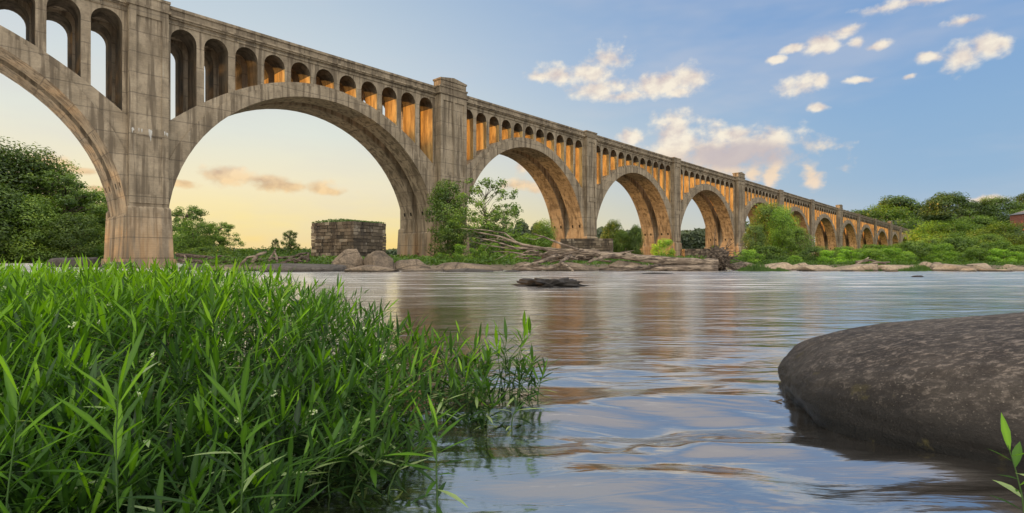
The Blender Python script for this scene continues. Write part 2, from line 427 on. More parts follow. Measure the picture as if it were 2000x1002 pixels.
def water_z(x, y):
    if y > 16 or y < -2 or abs(x) > 14: return 0.0
    fade = (1 - smooth(7, 16, y)) * (1 - smooth(7, 14, abs(x))) * smooth(-2, 0.5, y)
    z = 0.0
    # slow boils and folds in the lee of the boulder
    k = math.exp(-((x - 1.2) / 1.6) ** 2 - ((y - 3.0) / 1.4) ** 2)
    q = Vector((x * 0.9, y * 2.0, 0.3))
    z += 0.085 * k * noise.noise(q * 1.1) + 0.022 * k * noise.noise(q * 2.6 + Vector((3, 1, 0)))
    z += 0.012 * noise.noise(Vector((x * 0.7, y * 1.7, 5)))
    # one eddy
    ex, ey = GX(1255, 2.62), 2.62
    r = math.hypot((x - ex) * 0.8, (y - ey) * 1.5)
    z += 0.011 * math.exp(-(r / 0.30) ** 2) * math.cos(r * 24)
    # folded ridge beside the eddy
    rx, ry = x - GX(1310, 2.45), y - 2.45 - 0.25 * (x - GX(1310, 2.45))
    z -= 0.016 * math.exp(-(rx / 0.32) ** 2 - (ry / 0.05) ** 2)
    return z * fade

xs = sorted(set([-900, -600, -400, -250, -160, -100, -70, -50, -35, -25, -18] + [round(-14 + 0.25 * i, 3) for i in range(41)] + [round(-4 + 0.05 * i, 3) for i in range(200)] + [round(6 + 0.25 * i, 3) for i in range(33)] + [18, 25, 35, 50, 70, 100, 160, 250, 400, 600, 900]))
ys = sorted(set([-60, -30, -10, -5, -2] + [round(-1 + 0.25 * i, 3) for i in range(8)] + [round(1 + 0.035 * i, 3) for i in range(200)] + [round(8 + 0.3 * i, 3) for i in range(28)] + [17, 20, 30, 45, 70, 100, 140, 200, 300, 500]))
build_grid('river_water', xs, ys, water_z, M['water'])

# ------------------------------------------------------------------ terrain
def bank_edge(x):
    return 43.5 + 2.2 * noise.noise(Vector((x * 0.09, 3, 0))) + 1.0 * noise.noise(Vector((x * 0.4, 8, 0)))

def terrain_z(x, y):
    nz = noise.noise(Vector((x * 0.05, y * 0.05, 0)))
    z = -0.8
    if y > 30:
        chan = smooth(-1.5, 3.5, x + 0.60 * y + 1.5 * noise.noise(Vector((y * 0.07, 1, 0))))
        isl = smooth(-1, 4, y - bank_edge(x)) * chan
        z += isl * (1.12 + 0.18 * nz + 0.12 * noise.noise(Vector((x * 0.5, y * 0.5, 2))))
        lb = smooth(0, 10, y - 128 - 0.10 * x) * (1 - chan)
        z += lb * (2.2 + nz)
        # wooded hill on the right, gentle rise far behind
        hill = smooth(150, 330, y + 0.25 * x) * smooth(-12, 60, x - 0.667 * y - 30)
        z += hill * 19
        z += smooth(200, 420, y) * (3 + 1.5 * nz)
    return z

xs = sorted(set([-3000, -1800, -1000, -700, -500, -400, -320, -260] + list(range(-220, 260, 5)) + list(range(-60, 60, 1)) + list(range(260, 460, 20)) + [500, 600, 800, 1100, 1800, 3000]))
ys = sorted(set([-3000, -500, -60, 10, 25] + [30 + 0.8 * i for i in range(40)] + list(range(62, 160, 4)) + list(range(160, 420, 12)) + [450, 600, 900, 1500, 3000]))
build_grid('ground', xs, ys, terrain_z, M['ground'])

# ------------------------------------------------------------------ the viaduct
LY = 27.6
LP = math.hypot(1015 / 1070 * LY, LY)
ANG = math.atan2(LY, 1015 / 1070 * LY)
via = empty('railway_viaduct', (-3470 / 1070 * LY, 0, 0), ANG)
tag(via, 'long weathered concrete railway viaduct of round arches crossing the river', 'bridge')
W = 8.1

def Hs(s):
    c = s / LP
    return 27.2 - (c - 2.01) * 0.372

piers = [(0.98, 1.72), (2.01, 1.72), (3.05, 2.62), (4.016, 1.72), (4.985, 1.72), (6.05, 2.62), (7.06, 1.72), (8.07, 1.72), (9.2, 2.7), (10.25, 1.8), (11.34, 1.8),
         (12.5, 2.7), (13.5, 1.8), (14.6, 1.8), (15.8, 2.7), (16.9, 1.8), (18.0, 1.8)]
piers = [(c * LP, h) for c, h in piers]
BIG = 2.3

for i, (s, hw) in enumerate(piers):
    H = Hs(s); big = hw > BIG
    pr = 1.05 if big else 0.55
    mb = MB()
    pt = H - 21.0
    # shaft
    mb.taper((s - hw, s + hw, -pr, W + pr), (s - hw + 0.04, s + hw - 0.04, -pr + 0.05, W + pr - 0.05), pt - 4.0, H - 1.15)
    pier = mb.build('pier', M['concrete'], via)
    # pedestal
    mb = MB()
    for (ya, yb) in ((-0.06, 3.5), (4.7, W + 0.06)):
        mb.taper((s - hw - 0.62, s + hw + 0.62, ya - 0.15, yb + 0.15), (s - hw - 0.30, s + hw + 0.30, ya, yb), -2.0, pt - 1.0)
        mb.taper((s - hw - 0.30, s + hw + 0.30, ya, yb), (s - hw - 0.06, s + hw + 0.06, ya + 0.03, yb - 0.03), pt - 1.0, pt - 0.75)
    for (ya, yb) in ((-pr - 0.35, 0.5), (W - 0.5, W + pr + 0.35)):
        mb.taper((s - hw - 0.42, s + hw + 0.42, ya - 0.3, yb + 0.3), (s - hw - 0.16, s + hw + 0.16, ya + 0.08, yb - 0.08), -2.0, pt - 0.25)
        mb.taper((s - hw - 0.16, s + hw + 0.16, ya + 0.08, yb - 0.08), (s - hw - 0.01, s + hw + 0.01, ya + 0.33, yb - 0.3), pt - 0.25, pt)
        mb.taper((s - hw - 0.60, s + hw + 0.60, ya - 0.45, yb + 0.45), (s - hw - 0.50, s + hw + 0.50, ya - 0.38, yb + 0.38), -2.0, 0.9)
    mb.build('pedestal', M['concrete'], pier)
    # cap
    mb = MB()
    e = 0.22
    mb.box(s - hw - e, s + hw + e, -pr - e, W + pr + e, H - 1.15, H - 0.9)
    mb.box(s - hw - 0.05, s + hw + 0.05, -pr - 0.05, W + pr + 0.05, H - 0.9, H - 0.12)
    mb.box(s - hw - 0.15, s + hw + 0.15, -pr - 0.15, W + pr + 0.15, H - 0.12, H + 0.12)
    if big:
        for (ya, yb) in ((-pr - 0.02, 0.6), (W - 0.6, W + pr + 0.02)):
            mb.box(s - hw + 0.1, s + hw - 0.1, ya, yb, H + 0.12, H + 0.95)
            mb.strip_solid([(s - hw - 0.02, H + 0.95, H + 1.2), (s, H + 0.95, H + 1.62), (s + hw + 0.02, H + 0.95, H + 1.2)], ya - 0.1, yb + 0.1)
            mb.box(s - hw + 0.5, s + hw - 0.5, ya - 0.07, ya, H + 0.3, H + 0.8)
    mb.build('pier_cap', M['concrete_dark'], pier)
    # raised frames that leave sunk panels between them
    mb = MB()
    fr_ = 0.62 if not big else 0.55
    zt, zm1, zm0, zb = H - 1.16, H - 13.2, H - 14.3, pt + 0.3
    y0, y1 = -pr - 0.085, -pr + 0.06
    mb.box(s - hw + 0.03, s - hw + fr_, y0, y1, zb, zt); mb.box(s + hw - fr_, s + hw - 0.03, y0, y1, zb, zt)
    mb.box(s - hw + fr_, s + hw - fr_, y0, y1, zt - 0.9, zt)
    mb.box(s - hw + fr_, s + hw - fr_, y0, y1, zm0 + 0.35, zm1)
    mb.box(s - hw + fr_, s + hw - fr_, y0, y1, zb, zb + 0.9)
    if big:
        mb.box(s - 0.12, s + 0.12, y0, y1, zb + 0.9, zm0 + 0.35); mb.box(s - 0.12, s + 0.12, y0, y1, zm1, zt - 0.9)
    mb.build('panel_frame', M['concrete'], pier)
    if i == 1:
        rr = random.Random(3)
        for cx_, nn, big_ in ((-1.45, 4, .7), (0.1, 6, 1.7), (1.5, 3, .7), (-0.8, 2, .5)):
            mb = MB()
            for k in range(nn):
                x = s + cx_ + rr.gauss(0, 0.09); ln = rr.uniform(0.2, 0.75) * big_
                zt_ = H - 13.35 + rr.uniform(-0.12, 0.05); w_ = rr.uniform(0.03, 0.06); yy = y0 - 0.012 - 0.001 * k
                mb.face([mb.vert((x - w_, yy, zt_)), mb.vert((x, yy, zt_ + 0.08)), mb.vert((x + w_, yy, zt_)), mb.vert((x + w_ * 0.6, yy, zt_ - ln * 0.6)), mb.vert((x, yy, zt_ - ln)), mb.vert((x - w_ * .5, yy, zt_ - ln * .5))])
            mb.build('lime_stain', M['lime_stain'], pier)

RIBS = ((0.10, 3.35), (4.85, 8.0))
NSEG = 40
for i in range(len(piers) - 1):
    a = piers[i][0] + piers[i][1]; b = piers[i + 1][0] - piers[i + 1][1]
    mid, half = (a + b) / 2, (b - a) / 2
    def zi(s):
        u = max(-1, min(1, (s - mid) / half)); return Hs(mid) - 23.0 + 17.1 * math.sqrt(max(0, 1 - u * u))
    def ze(s):
        u = (s - mid) / half; return Hs(s) - 4.2 - 7.9 * u * u
    # arch ribs
    mb = MB()
    pts = []
    for k in range(NSEG + 1):
        th = math.pi * k / NSEG
        s = mid - half * math.cos(th)
        z = Hs(mid) - 23.0 + 17.1 * math.sin(th)
        pts.append((s, z, ze(s)))
    pts[0] = (a - 0.3, pts[0][1], pts[0][2]); pts[-1] = (b + 0.3, pts[-1][1], pts[-1][2])
    pts.insert(1, (a, pts[0][1], ze(a))); pts.insert(-1, (b, pts[-1][1], ze(b)))
    for y0, y1 in RIBS: mb.strip_solid(pts, y0, y1)
    # solid web low between the ribs
    mb.strip_solid([(a, Hs(mid) - 23.0, Hs(mid) - 19.0), (a + 0.6, Hs(mid) - 20.0, Hs(mid) - 19.6)], 3.35, 4.85)
    arch = mb.build('arch', M['concrete'], via)
    # proud voussoir band
    mb = MB()
    for y0, y1 in ((-0.03, 0.1), (8.0, 8.13)):
        ring = []
        for k in range(NSEG + 1):
            th = math.pi * k / NSEG
            c_, s_ = -math.cos(th), math.sin(th)
            inner = (mid + half * c_, Hs(mid) - 23.0 + 17.1 * s_)
            ro, rz = half + 1.35, 17.1 + 1.35
            outer = (mid + ro * c_, Hs(mid) - 23.0 + rz * s_)
            if not (a <= outer[0] <= b):
                ox = min(max(outer[0], a), b)
                outer = (ox, Hs(mid) - 23.0 + rz * math.sqrt(max(0, 1 - ((ox - mid) / ro) ** 2)) if k not in (0, NSEG) else inner[1])
            if k in (0, NSEG): outer = inner
            elif outer[1] < inner[1]: outer = (inner[0], inner[1])
            # keep below the haunch line
            outer = (outer[0], min(outer[1], ze(outer[0]) - 0.02)) if abs(outer[0] - a) > 1e-6 and abs(outer[0] - b) > 1e-6 else (outer[0], min(outer[1], inner[1] + 6))
            ring.append([mb.vert((inner[0], y0, inner[1])), mb.vert((outer[0], y0, outer[1])), mb.vert((outer[0], y1, outer[1])), mb.vert((inner[0], y1, inner[1]))])
        for k in range(NSEG):
            p, q = ring[k], ring[k + 1]
            mb.face([p[0], q[0], q[1], p[1]]); mb.face([p[1], q[1], q[2], p[2]]); mb.face([p[3], p[0], q[0], q[3]][::-1])
    mb.build('arch_ring', M['concrete'], arch)
    # drain slots low in the soffit: near-black blocks painted as their inner shade
    for y0, y1 in RIBS:
        for yy in (y0 + 0.75, y1 - 0.75):
            for (sx, sg) in ((b, -1), (a, 1)):
                if i <= 1 and sg == 1: continue
                z0 = Hs(mid) - 19.7
                def face_x(z): return mid - sg * half * math.sqrt(max(0, 1 - ((z - (Hs(mid) - 23.0)) / 17.1) ** 2))
                p0, p1 = face_x(z0) + sg * 0.006, face_x(z0 + 0.85) + sg * 0.006
                mb = MB(); q0, q1 = p0 - sg * 0.3, p1 - sg * 0.3
                mb.hexa([(p0, yy - .2, z0), (q0, yy - .2, z0), (q0, yy + .2, z0), (p0, yy + .2, z0), (p1, yy - .2, z0 + .85), (q1, yy - .2, z0 + .85), (q1, yy + .2, z0 + .85), (p1, yy + .2, z0 + .85)])
                mb.build('drain_slot_shade', M['slot_shade'], arch)
    # spandrel arcade: 11 openings
    n = 11; pitch = (b - a) / n; ow = pitch * 0.765; pw = pitch - ow; r = ow / 2
    mb = MB()
    for y0, y1 in ((0.26, 3.22), (4.98, 7.84)):
        for k in range(n + 1):
            c = a + pitch * k
            x0, x1 = max(a, c - pw / 2), min(b, c + pw / 2)
            nf = len(mb.m)
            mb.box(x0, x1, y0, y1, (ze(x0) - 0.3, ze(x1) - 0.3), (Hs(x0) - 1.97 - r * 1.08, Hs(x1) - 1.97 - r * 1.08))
            im = 2 if (i == 0 or (i == 1 and k < 4)) else 1  # near openings without sun take the shaded copy, the others the sunlit one
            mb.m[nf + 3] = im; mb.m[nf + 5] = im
        for k in range(n):
            c = a + pitch * (k + 0.5); hh = []
            x0, x1 = a + pitch * k, a + pitch * (k + 1)
            hh.append((x0, Hs(x0) - 1.97 - r * 1.08, Hs(x0) - 1.7))
            for q in range(13):
                th = math.pi * q / 12
                x = c - r * math.cos(th)
                hh.append((x, Hs(x) - 1.97 - r * 1.08 + r * 1.08 * math.sin(th), Hs(x) - 1.7))
            hh.append((x1, Hs(x1) - 1.97 - r * 1.08, Hs(x1) - 1.7))
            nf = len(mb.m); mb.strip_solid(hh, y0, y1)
            for q in range(len(hh) - 1): mb.m[nf + q * 4 + 3] = 2  # undersides of the opening heads painted with the shaded copy
    mb.build('spandrel_arcade', [M['concrete'], M['inner_sunlit'], M['inner_shaded']], via)
    # deck, cornice and parapet
    def run(mb, y0, y1, zl, zh): mb.box(a - 0.2, b + 0.2, y0, y1, (Hs(a) + zl, Hs(b) + zl), (Hs(a) + zh, Hs(b) + zh))
    mb = MB(); run(mb, 0.14, 7.96, -1.72, -1.12); dk = mb.build('deck_slab', M['concrete'], via)
    mb = MB(); run(mb, -0.28, 8.38, -1.12, -0.93); run(mb, -0.12, 8.22, -1.3, -1.122); mb.build('cornice', M['concrete'], dk)
    mb = MB()
    for y0, y1, sg in ((0.02, 0.4, -1), (7.7, 8.08, 1)):
        run(mb, y0, y1, -0.93, -0.30)
        run(mb, y0 - 0.14, y1 + 0.14, -0.30, 0.0)
    mb.build('parapet', M['concrete_dark'], via)

# ------------------------------------------------------------------ trees
def leafquad(mb, p, n, size, tone, rnd):
    a = Vector((rnd.gauss(0, 1), rnd.gauss(0, 1), rnd.gauss(0, 1)))
    u = n.cross(a)
    if u.length < 1e-4: return
    u.normalize(); w = n.cross(u).normalized()
    l = size * rnd.uniform(0.7, 1.3); b = l * rnd.uniform(0.35, 0.6)
    i = [mb.vert(p - u * l, tone), mb.vert(p - w * b, tone), mb.vert(p + u * l, tone), mb.vert(p + w * b, tone)]
    mb.face(i)

def make_tree(name, seed, h, rx, crown0, nclump, nleaf, leaf, leafmat, trunk_r=None, clump_r=None, airy=False, conic=0.0):
    """h total height, rx crown radius, crown0: fraction where the crown starts"""
    rnd = random.Random(seed)
    root = empty(name)
    tr = trunk_r or h * 0.018
    mb = MB()
    tp = [Vector((0, 0, -0.6))]
    lean = Vector((rnd.uniform(-.06, .06), rnd.uniform(-.06, .06), 0))
    for k in range(1, 8):
        t = k / 7
        tp.append(Vector((lean.x * h * t + rnd.gauss(0, .012) * h, lean.y * h * t + rnd.gauss(0, .012) * h, h * 0.88 * t)))
    mb.tube(tp, [tr * (1.25 - 1.15 * k / 7) for k in range(8)], 7, 0.2, seed)
    lv = MB()
    cz0 = crown0 * h; ch = h - cz0
    cr = clump_r or rx * 0.36
    clumps = []
    tries = 0
    while len(clumps) < nclump and tries < nclump * 20:
        tries += 1
        t = rnd.random() ** 0.85
        z = cz0 + ch * t
        prof = math.sin(math.pi * min(1, 0.12 + 0.80 * t)) ** 0.6 * (1 - conic * t)
        lob = 0.75 + 0.5 * noise.noise(Vector((seed * 3.1, t * 2.5, 0)))
        an = rnd.uniform(0, 2 * math.pi)
        rr = rx * prof * (0.45 + 0.6 * rnd.random() ** 0.5) * (0.85 + 0.85 * noise.noise(Vector((math.cos(an) * 1.3 + seed, math.sin(an) * 1.3, t * 2))))
        clumps.append((Vector((rr * math.cos(an), rr * math.sin(an), z)) + lean * z, cr * rnd.uniform(0.55, 1.2), rnd.random()))
    cen = Vector((0, 0, cz0 + ch * 0.45))
    for (c, r, tn) in clumps:
        # limb reaching the clump
        if rnd.random() < (0.8 if airy else 0.35):
            zt = max(cz0 * 0.6, min(h * 0.8, c.z - rnd.uniform(0.1, 0.35) * h * 0.6))
            k = zt / (h * 0.88) * 7; i0 = int(min(6, max(0, k)))
            st = tp[i0].lerp(tp[i0 + 1], min(1, k - i0))
            midp = st.lerp(c, 0.55) + Vector((0, 0, 0.05 * h))
            mb.tube([st, midp, c], [tr * 0.34, tr * 0.2, tr * 0.06], 5, 0.1, seed)
        m_ = max(6, int(nleaf / nclump * (r / cr) ** 2))
        for q in range(m_):
            d = Vector((rnd.gauss(0, 1), rnd.gauss(0, 1), rnd.gauss(0, 1))).normalized()
            rad = r * (0.55 + 0.55 * rnd.random() ** 0.6) if not airy else r * rnd.random() ** 0.5
            p = c + Vector((d.x * rad, d.y * rad, d.z * rad * 0.75))
            n = (d + (p - cen).normalized() * 0.4 + Vector((rnd.gauss(0, .45), rnd.gauss(0, .45), rnd.gauss(0, .45) + 0.35))).normalized()
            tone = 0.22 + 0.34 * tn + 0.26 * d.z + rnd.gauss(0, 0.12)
            leafquad(lv, p, n, leaf, max(0, min(1, tone)), rnd)
    mb.build('trunk', M['bark'], root, True)
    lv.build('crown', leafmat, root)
    return root

protos = {}
def proto(kind):
    if kind in protos: return protos[kind]
    spec = {
        'broad':  dict(seed=11, h=20, rx=8.5, crown0=0.12, nclump=150, nleaf=22000, leaf=0.30, leafmat=M['tree_mid']),
        'broad2': dict(seed=12, h=20, rx=7.5, crown0=0.10, nclump=140, nleaf=20000, leaf=0.30, leafmat=M['tree_dark']),
        'tall':   dict(seed=13, h=20, rx=6.0, crown0=0.18, nclump=110, nleaf=17000, leaf=0.30, leafmat=M['tree_dark'], conic=0.25),
        'lime':   dict(seed=14, h=20, rx=8.5, crown0=0.08, nclump=130, nleaf=20000, leaf=0.30, leafmat=M['tree_lime']),
        'mid2':   dict(seed=15, h=20, rx=8.0, crown0=0.05, nclump=130, nleaf=20000, leaf=0.32, leafmat=M['tree_mid']),
        'open':   dict(seed=16, h=20, rx=8.0, crown0=0.25, nclump=85, nleaf=11000, leaf=0.30, leafmat=M['tree_mid'], clump_r=1.9, airy=True),
        'airy':   dict(seed=17, h=10, rx=4.2, crown0=0.22, nclump=110, nleaf=6500, leaf=0.15, leafmat=M['tree_mid'], clump_r=0.75, airy=True, trunk_r=0.09),
        'vine':   dict(seed=18, h=10, rx=2.9, crown0=0.02, nclump=100, nleaf=12000, leaf=0.14, leafmat=M['tree_mid'], clump_r=1.0),
        'shrubA': dict(seed=19, h=4, rx=3.0, crown0=0.0, nclump=60, nleaf=9000, leaf=0.11, leafmat=M['shrub'], clump_r=0.8, trunk_r=0.06),
        'shrubB': dict(seed=20, h=4, rx=2.6, crown0=0.0, nclump=50, nleaf=8000, leaf=0.10, leafmat=M['shrub'], clump_r=0.75, trunk_r=0.06),
        'shrubC': dict(seed=21, h=4, rx=2.8, crown0=0.0, nclump=55, nleaf=8000, leaf=0.12, leafmat=M['tree_lime'], clump_r=0.8, trunk_r=0.06),
        'shrubD': dict(seed=22, h=4, rx=2.8, crown0=0.0, nclump=55, nleaf=8000, leaf=0.12, leafmat=M['tree_mid'], clump_r=0.8, trunk_r=0.06),
        'deadish': dict(seed=23, h=14, rx=5.0, crown0=0.3, nclump=40, nleaf=1500, leaf=0.25, leafmat=M['tree_dark'], clump_r=1.2, airy=True),
    }[kind]
    t = make_tree('tree', **spec)
    protos[kind] = (t, spec['h'])
    return protos[kind]

used = set()
def plant(kind, name, px, Y, ytop, wscale, label, cat, group, zbase=None, rz=None):
    t, h = proto(kind)
    if kind in used: o = copy_tree(t)
    else: o = t; used.add(kind)
    X = GX(px, Y)
    zb = terrain_z(X, Y) - 0.05 if zbase is None else zbase
    ht = CAMH + (HY - ytop) / FPX * Y - zb
    s = ht / h * 0.97
    o.location = (X, Y, zb); o.scale = (s * wscale, s * wscale, s)
    o.rotation_euler = (0, 0, rz if rz is not None else (px * 1.37 + Y) % 6.28)
    o.name = name
    tag(o, label, cat, group)
    return o

G_L = 'trees on the far left bank'
G_R = 'trees on the wooded hill to the right'
G_M = 'trees seen through the arches'
G_S = 'shrubs along the water edge'
TR = [
 # left bank, behind the first arch
 ('broad', -75, 128, 275, 1.0, 'broad tree cut by the left edge of the photo', G_L),
 ('broad', 22, 132, 290, 1.05, 'tallest rounded tree on the left bank under the first arch', G_L),
 ('mid2', 78, 140, 318, 0.85, 'narrow tree standing right of the tallest left bank tree', G_L),
 ('open', 128, 134, 338, 1.1, 'loose crowned tree in the middle slope of the left bank trees', G_L),
 ('mid2', 168, 142, 372, 1.15, 'green tree just left of the first big pier, mid height', G_L),
 ('broad', 205, 150, 402, 1.0, 'lower tree partly hidden behind the foot of the first big pier', G_L),
 ('mid2', 60, 122, 385, 1.2, 'lower leafy tree in front of the tall left bank trees', G_L),
 ('tall', -20, 118, 360, 1.3, 'leafy tree low at the left edge in front of the tallest trees', G_L),
 ('mid2', 140, 124, 420, 1.3, 'low bushy tree at the foot of the left bank trees', G_L),
 # right of pier 1
 ('open', 362, 112, 402, 1.0, 'open crowned tree directly right of the first big pier', G_M),
 ('lime', 372, 104, 432, 1.1, 'yellow green bushy tree in front of the open crowned tree', G_M),
 ('open', 428, 116, 434, 1.15, 'loose tree at the right end of the clump beyond the first pier', G_M),
 ('open', 566, 78, 450, 0.75, 'small dark tree standing left of the ruined stone pier', G_M),
 ('open', 537, 84, 466, 0.55, 'thin little tree left of the small dark tree', G_M),
 # second pier
 ('vine', 872, 72, 352, 0.9, 'dark leafy tree growing against the second big pier', G_M),
 ('vine', 888, 68, 420, 1.1, 'lower leafy tree at the foot of the second big pier', G_M),
 ('airy', 950, 62, 346, 1.0, 'airy thin branched tree silhouetted in the third arch', G_M),
 ('airy', 985, 60, 405, 1.0, 'small airy tree leaning right below the silhouetted one', G_M),
 ('lime', 1062, 98, 432, 0.65, 'yellow green tree left of the third pier foot', G_M),
 ('shrubC', 1040, 80, 462, 1.2, 'lime shrub below the yellow green tree by the third pier', G_M),
 ('mid2', 1195, 128, 433, 0.7, 'green tree right of the third pier between arches', G_M),
 ('lime', 1213, 112, 452, 0.7, 'lighter tree in front of the green tree between third and fourth pier', G_M),
 ('mid2', 1240, 110, 442, 0.55, 'green tree left of the fourth pier foot', G_M),
 ('shrubA', 1293, 100, 470, 0.8, 'bright shrub at the foot of the fourth pier', G_M),
 ('mid2', 1395, 150, 480, 0.8, 'small tree low inside the fifth arch', G_M),
 # mid right big cluster in front of arches
 ('broad', 1500, 105, 402, 0.75, 'dark green tree covering the sixth arch', G_M),
 ('lime', 1528, 100, 408, 0.55, 'golden green tree at the centre of the cluster before the arches', G_M),
 ('mid2', 1556, 96, 446, 0.95, 'rounded tree at the right side of the cluster before the arches', G_M),
 ('broad2', 1475, 92, 440, 0.8, 'dark leafy tree at the left side of the cluster before the arches', G_M),
 # hillside right
 ('tall', 1683, 440, 410, 1.45, 'dark tree at the far end of the viaduct, lowest on the ridge', G_R),
 ('tall', 1745, 450, 384, 1.38, 'big rounded tree on the ridge right of the viaduct end', G_R),
 ('lime', 1733, 425, 405, 1.23, 'lighter tree in front of the big rounded ridge tree', G_R),
 ('broad2', 1800, 440, 402, 1.38, 'dark tree filling the dip between the two highest ridge trees', G_R),
 ('tall', 1852, 262, 376, 1.30, 'highest dark domed tree on the ridge', G_R),
 ('broad2', 1898, 270, 396, 1.38, 'dark tree right of the highest domed tree', G_R),
 ('deadish', 1884, 225, 412, 1.45, 'sparse tree with bare pale limbs on the slope', G_R),
 ('broad2', 1945, 268, 386, 1.45, 'broad green tree on the ridge left of the brick house', G_R),
 ('broad2', 2010, 280, 378, 1.45, 'tree behind the brick house at the right edge', G_R),
 ('mid2', 1775, 435, 428, 1.45, 'green tree on the slope below the dark dip', G_R),
 ('lime', 1822, 190, 436, 1.20, 'bright yellow green tree low on the slope, left of two', G_R),
 ('lime', 1862, 185, 434, 1.38, 'bright yellow green tree low on the slope, right of two', G_R),
 ('mid2', 1915, 200, 424, 1.30, 'mid green tree on the slope under the bare limbed tree', G_R),
 ('lime', 1968, 160, 436, 1.59, 'large sunlit yellow tree near the right edge', G_R),
 ('mid2', 1935, 140, 458, 1.59, 'large round tree below the sunlit yellow tree', G_R),
 ('broad2', 2045, 150, 440, 1.45, 'dark tree cut by the right edge of the photo', G_R),
 ('mid2', 1705, 180, 478, 1.59, 'low tree hiding the feet of the farthest arches', G_R),
 ('mid2', 1760, 165, 476, 1.59, 'low green tree right of the farthest arches', G_R),
 ('shrubD', 1822, 110, 468, 1.30, 'tall shrub with a pointed top in front of the slope', G_R),
]
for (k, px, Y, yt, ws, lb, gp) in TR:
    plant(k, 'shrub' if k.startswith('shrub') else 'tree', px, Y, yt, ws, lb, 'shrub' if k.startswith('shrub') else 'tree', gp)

SH = [
 ('shrubD', 402, 78, 484, 1.7, 'low leafy bush right of the first big pier, left of the drift logs'),
 ('shrubA', 470, 74, 487, 1.8, 'low bush behind the pale drift logs'),
 ('shrubD', 622, 92, 494, 0.8, 'low dark bush beside the stone ruin'),
 ('shrubA', 740, 48, 504, 1.2, 'small bush growing over the tilted rock by the stone ruin'),
 ('shrubA', 905, 52, 480, 1.0, 'bright round shrub at the foot of the vine covered pier'),
 ('shrubB', 865, 50, 495, 1.3, 'low bright shrub left of the round one by the second pier'),
 ('shrubA', 955, 54, 478, 1.1, 'bright shrub under the airy silhouetted tree'),
 ('shrubB', 1000, 56, 482, 1.0, 'light shrub at the left end of the fallen tree'),
 ('shrubB', 1032, 52, 500, 1.0, 'small shrub among the driftwood branches'),
 ('shrubC', 1458, 49, 489, 1.2, 'yellow green shrub right of the upturned root mass'),
 ('shrubD', 1500, 52, 482, 1.4, 'dark shrub at the foot of the tree cluster'),
 ('shrubC', 1552, 48, 500, 0.9, 'small yellow shrub below the tree cluster'),
 ('shrubD', 1590, 56, 484, 1.3, 'round dark shrub at the right end of the tree cluster'),
 ('shrubA', 1622, 49, 491, 1.4, 'bright shrub left of the row on the right bank'),
 ('shrubA', 1662, 50, 489, 1.3, 'bright shrub second in the row on the right bank'),
 ('shrubC', 1708, 49, 488, 1.2, 'sunlit shrub near the small drift pile'),
 ('shrubA', 1748, 51, 486, 1.3, 'bright shrub right of the small drift pile'),
 ('shrubD', 1785, 55, 474, 1.2, 'taller olive shrub in the middle of the right bank'),
 ('shrubC', 1770, 49, 494, 1.0, 'low lime shrub before the taller olive shrub'),
 ('shrubB', 1838, 50, 478, 1.0, 'upright light shrub behind the round pale boulders'),
 ('shrubD', 1870, 56, 466, 1.2, 'high green shrub behind the pale boulders'),
 ('shrubC', 1912, 52, 486, 1.2, 'lime shrub behind the pale slab on the right bank'),
 ('shrubA', 1960, 50, 488, 1.4, 'large bright shrub near the right edge'),
 ('shrubB', 2005, 49, 494, 1.2, 'bright shrub cut by the right edge'),
 ('shrubC', 1685, 52, 487, 1.5, 'sunlit shrub between the second bright shrub and the drift pile'),
 ('shrubA', 1725, 56, 481, 1.5, 'full green shrub behind the small drift pile'),
 ('shrubA', 1640, 58, 484, 1.3, 'green shrub behind the two bright shrubs left of the drift pile'),
 ('shrubD', 1815, 58, 478, 1.3, 'dark shrub left of the upright light shrub'),
 ('shrubC', 1850, 54, 492, 1.3, 'low lime shrub right behind the wide domed boulder'),
 ('shrubA', 1935, 56, 474, 1.3, 'tall bright shrub between the lime shrub and the right edge one'),
 ('shrubC', 1985, 55, 480, 1.3, 'yellow lime shrub behind the large bright shrub at the right'),
]
for (k, px, Y, yt, ws, lb) in SH:
    plant(k, 'shrub', px, Y, yt, ws, lb, 'shrub', G_S)

# distant wood, with an unseen sun-blocking leaf wall, in one mesh
rnd = random.Random(5)
mb = MB()
def far_band(px0, px1, Y, ytop, n, seed, jag=1.0):
    for q in range(n):
        px = rnd.uniform(px0, px1); YY = Y * rnd.uniform(0.96, 1.06)
        X = GX(px, YY)
        top = CAMH + (HY - ytop) / FPX * YY
        hump = 0.80 + 0.20 * abs(noise.noise(Vector((X * 0.13, seed, 0)))) * 2 * jag + 0.08 * noise.noise(Vector((X * 0.45, seed, 2)))
        z = top * hump * (1 - 0.95 * rnd.random() ** 1.6)
        d = Vector((rnd.gauss(0, .6), -1 + rnd.gauss(0, .5), rnd.gauss(0.5, .6))).normalized()
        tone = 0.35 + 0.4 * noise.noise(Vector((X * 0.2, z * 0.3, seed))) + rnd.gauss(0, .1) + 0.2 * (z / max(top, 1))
        leafquad(mb, Vector((X, YY, z)), d, Y * 0.0035, max(0, min(1, tone)), rnd)
far_band(900, 1100, 230, 436, 9000, 1)
far_band(1100, 1450, 250, 441, 14000, 2)
far_band(440, 800, 420, 486, 7000, 3)
far_band(-300, 420, 260, 452, 9000, 4)
far_band(1440, 2300, 420, 425, 9000, 6)
far_band(1690, 2300, 455, 420, 24000, 8)
far_band(1815, 2300, 215, 440, 18000, 9)
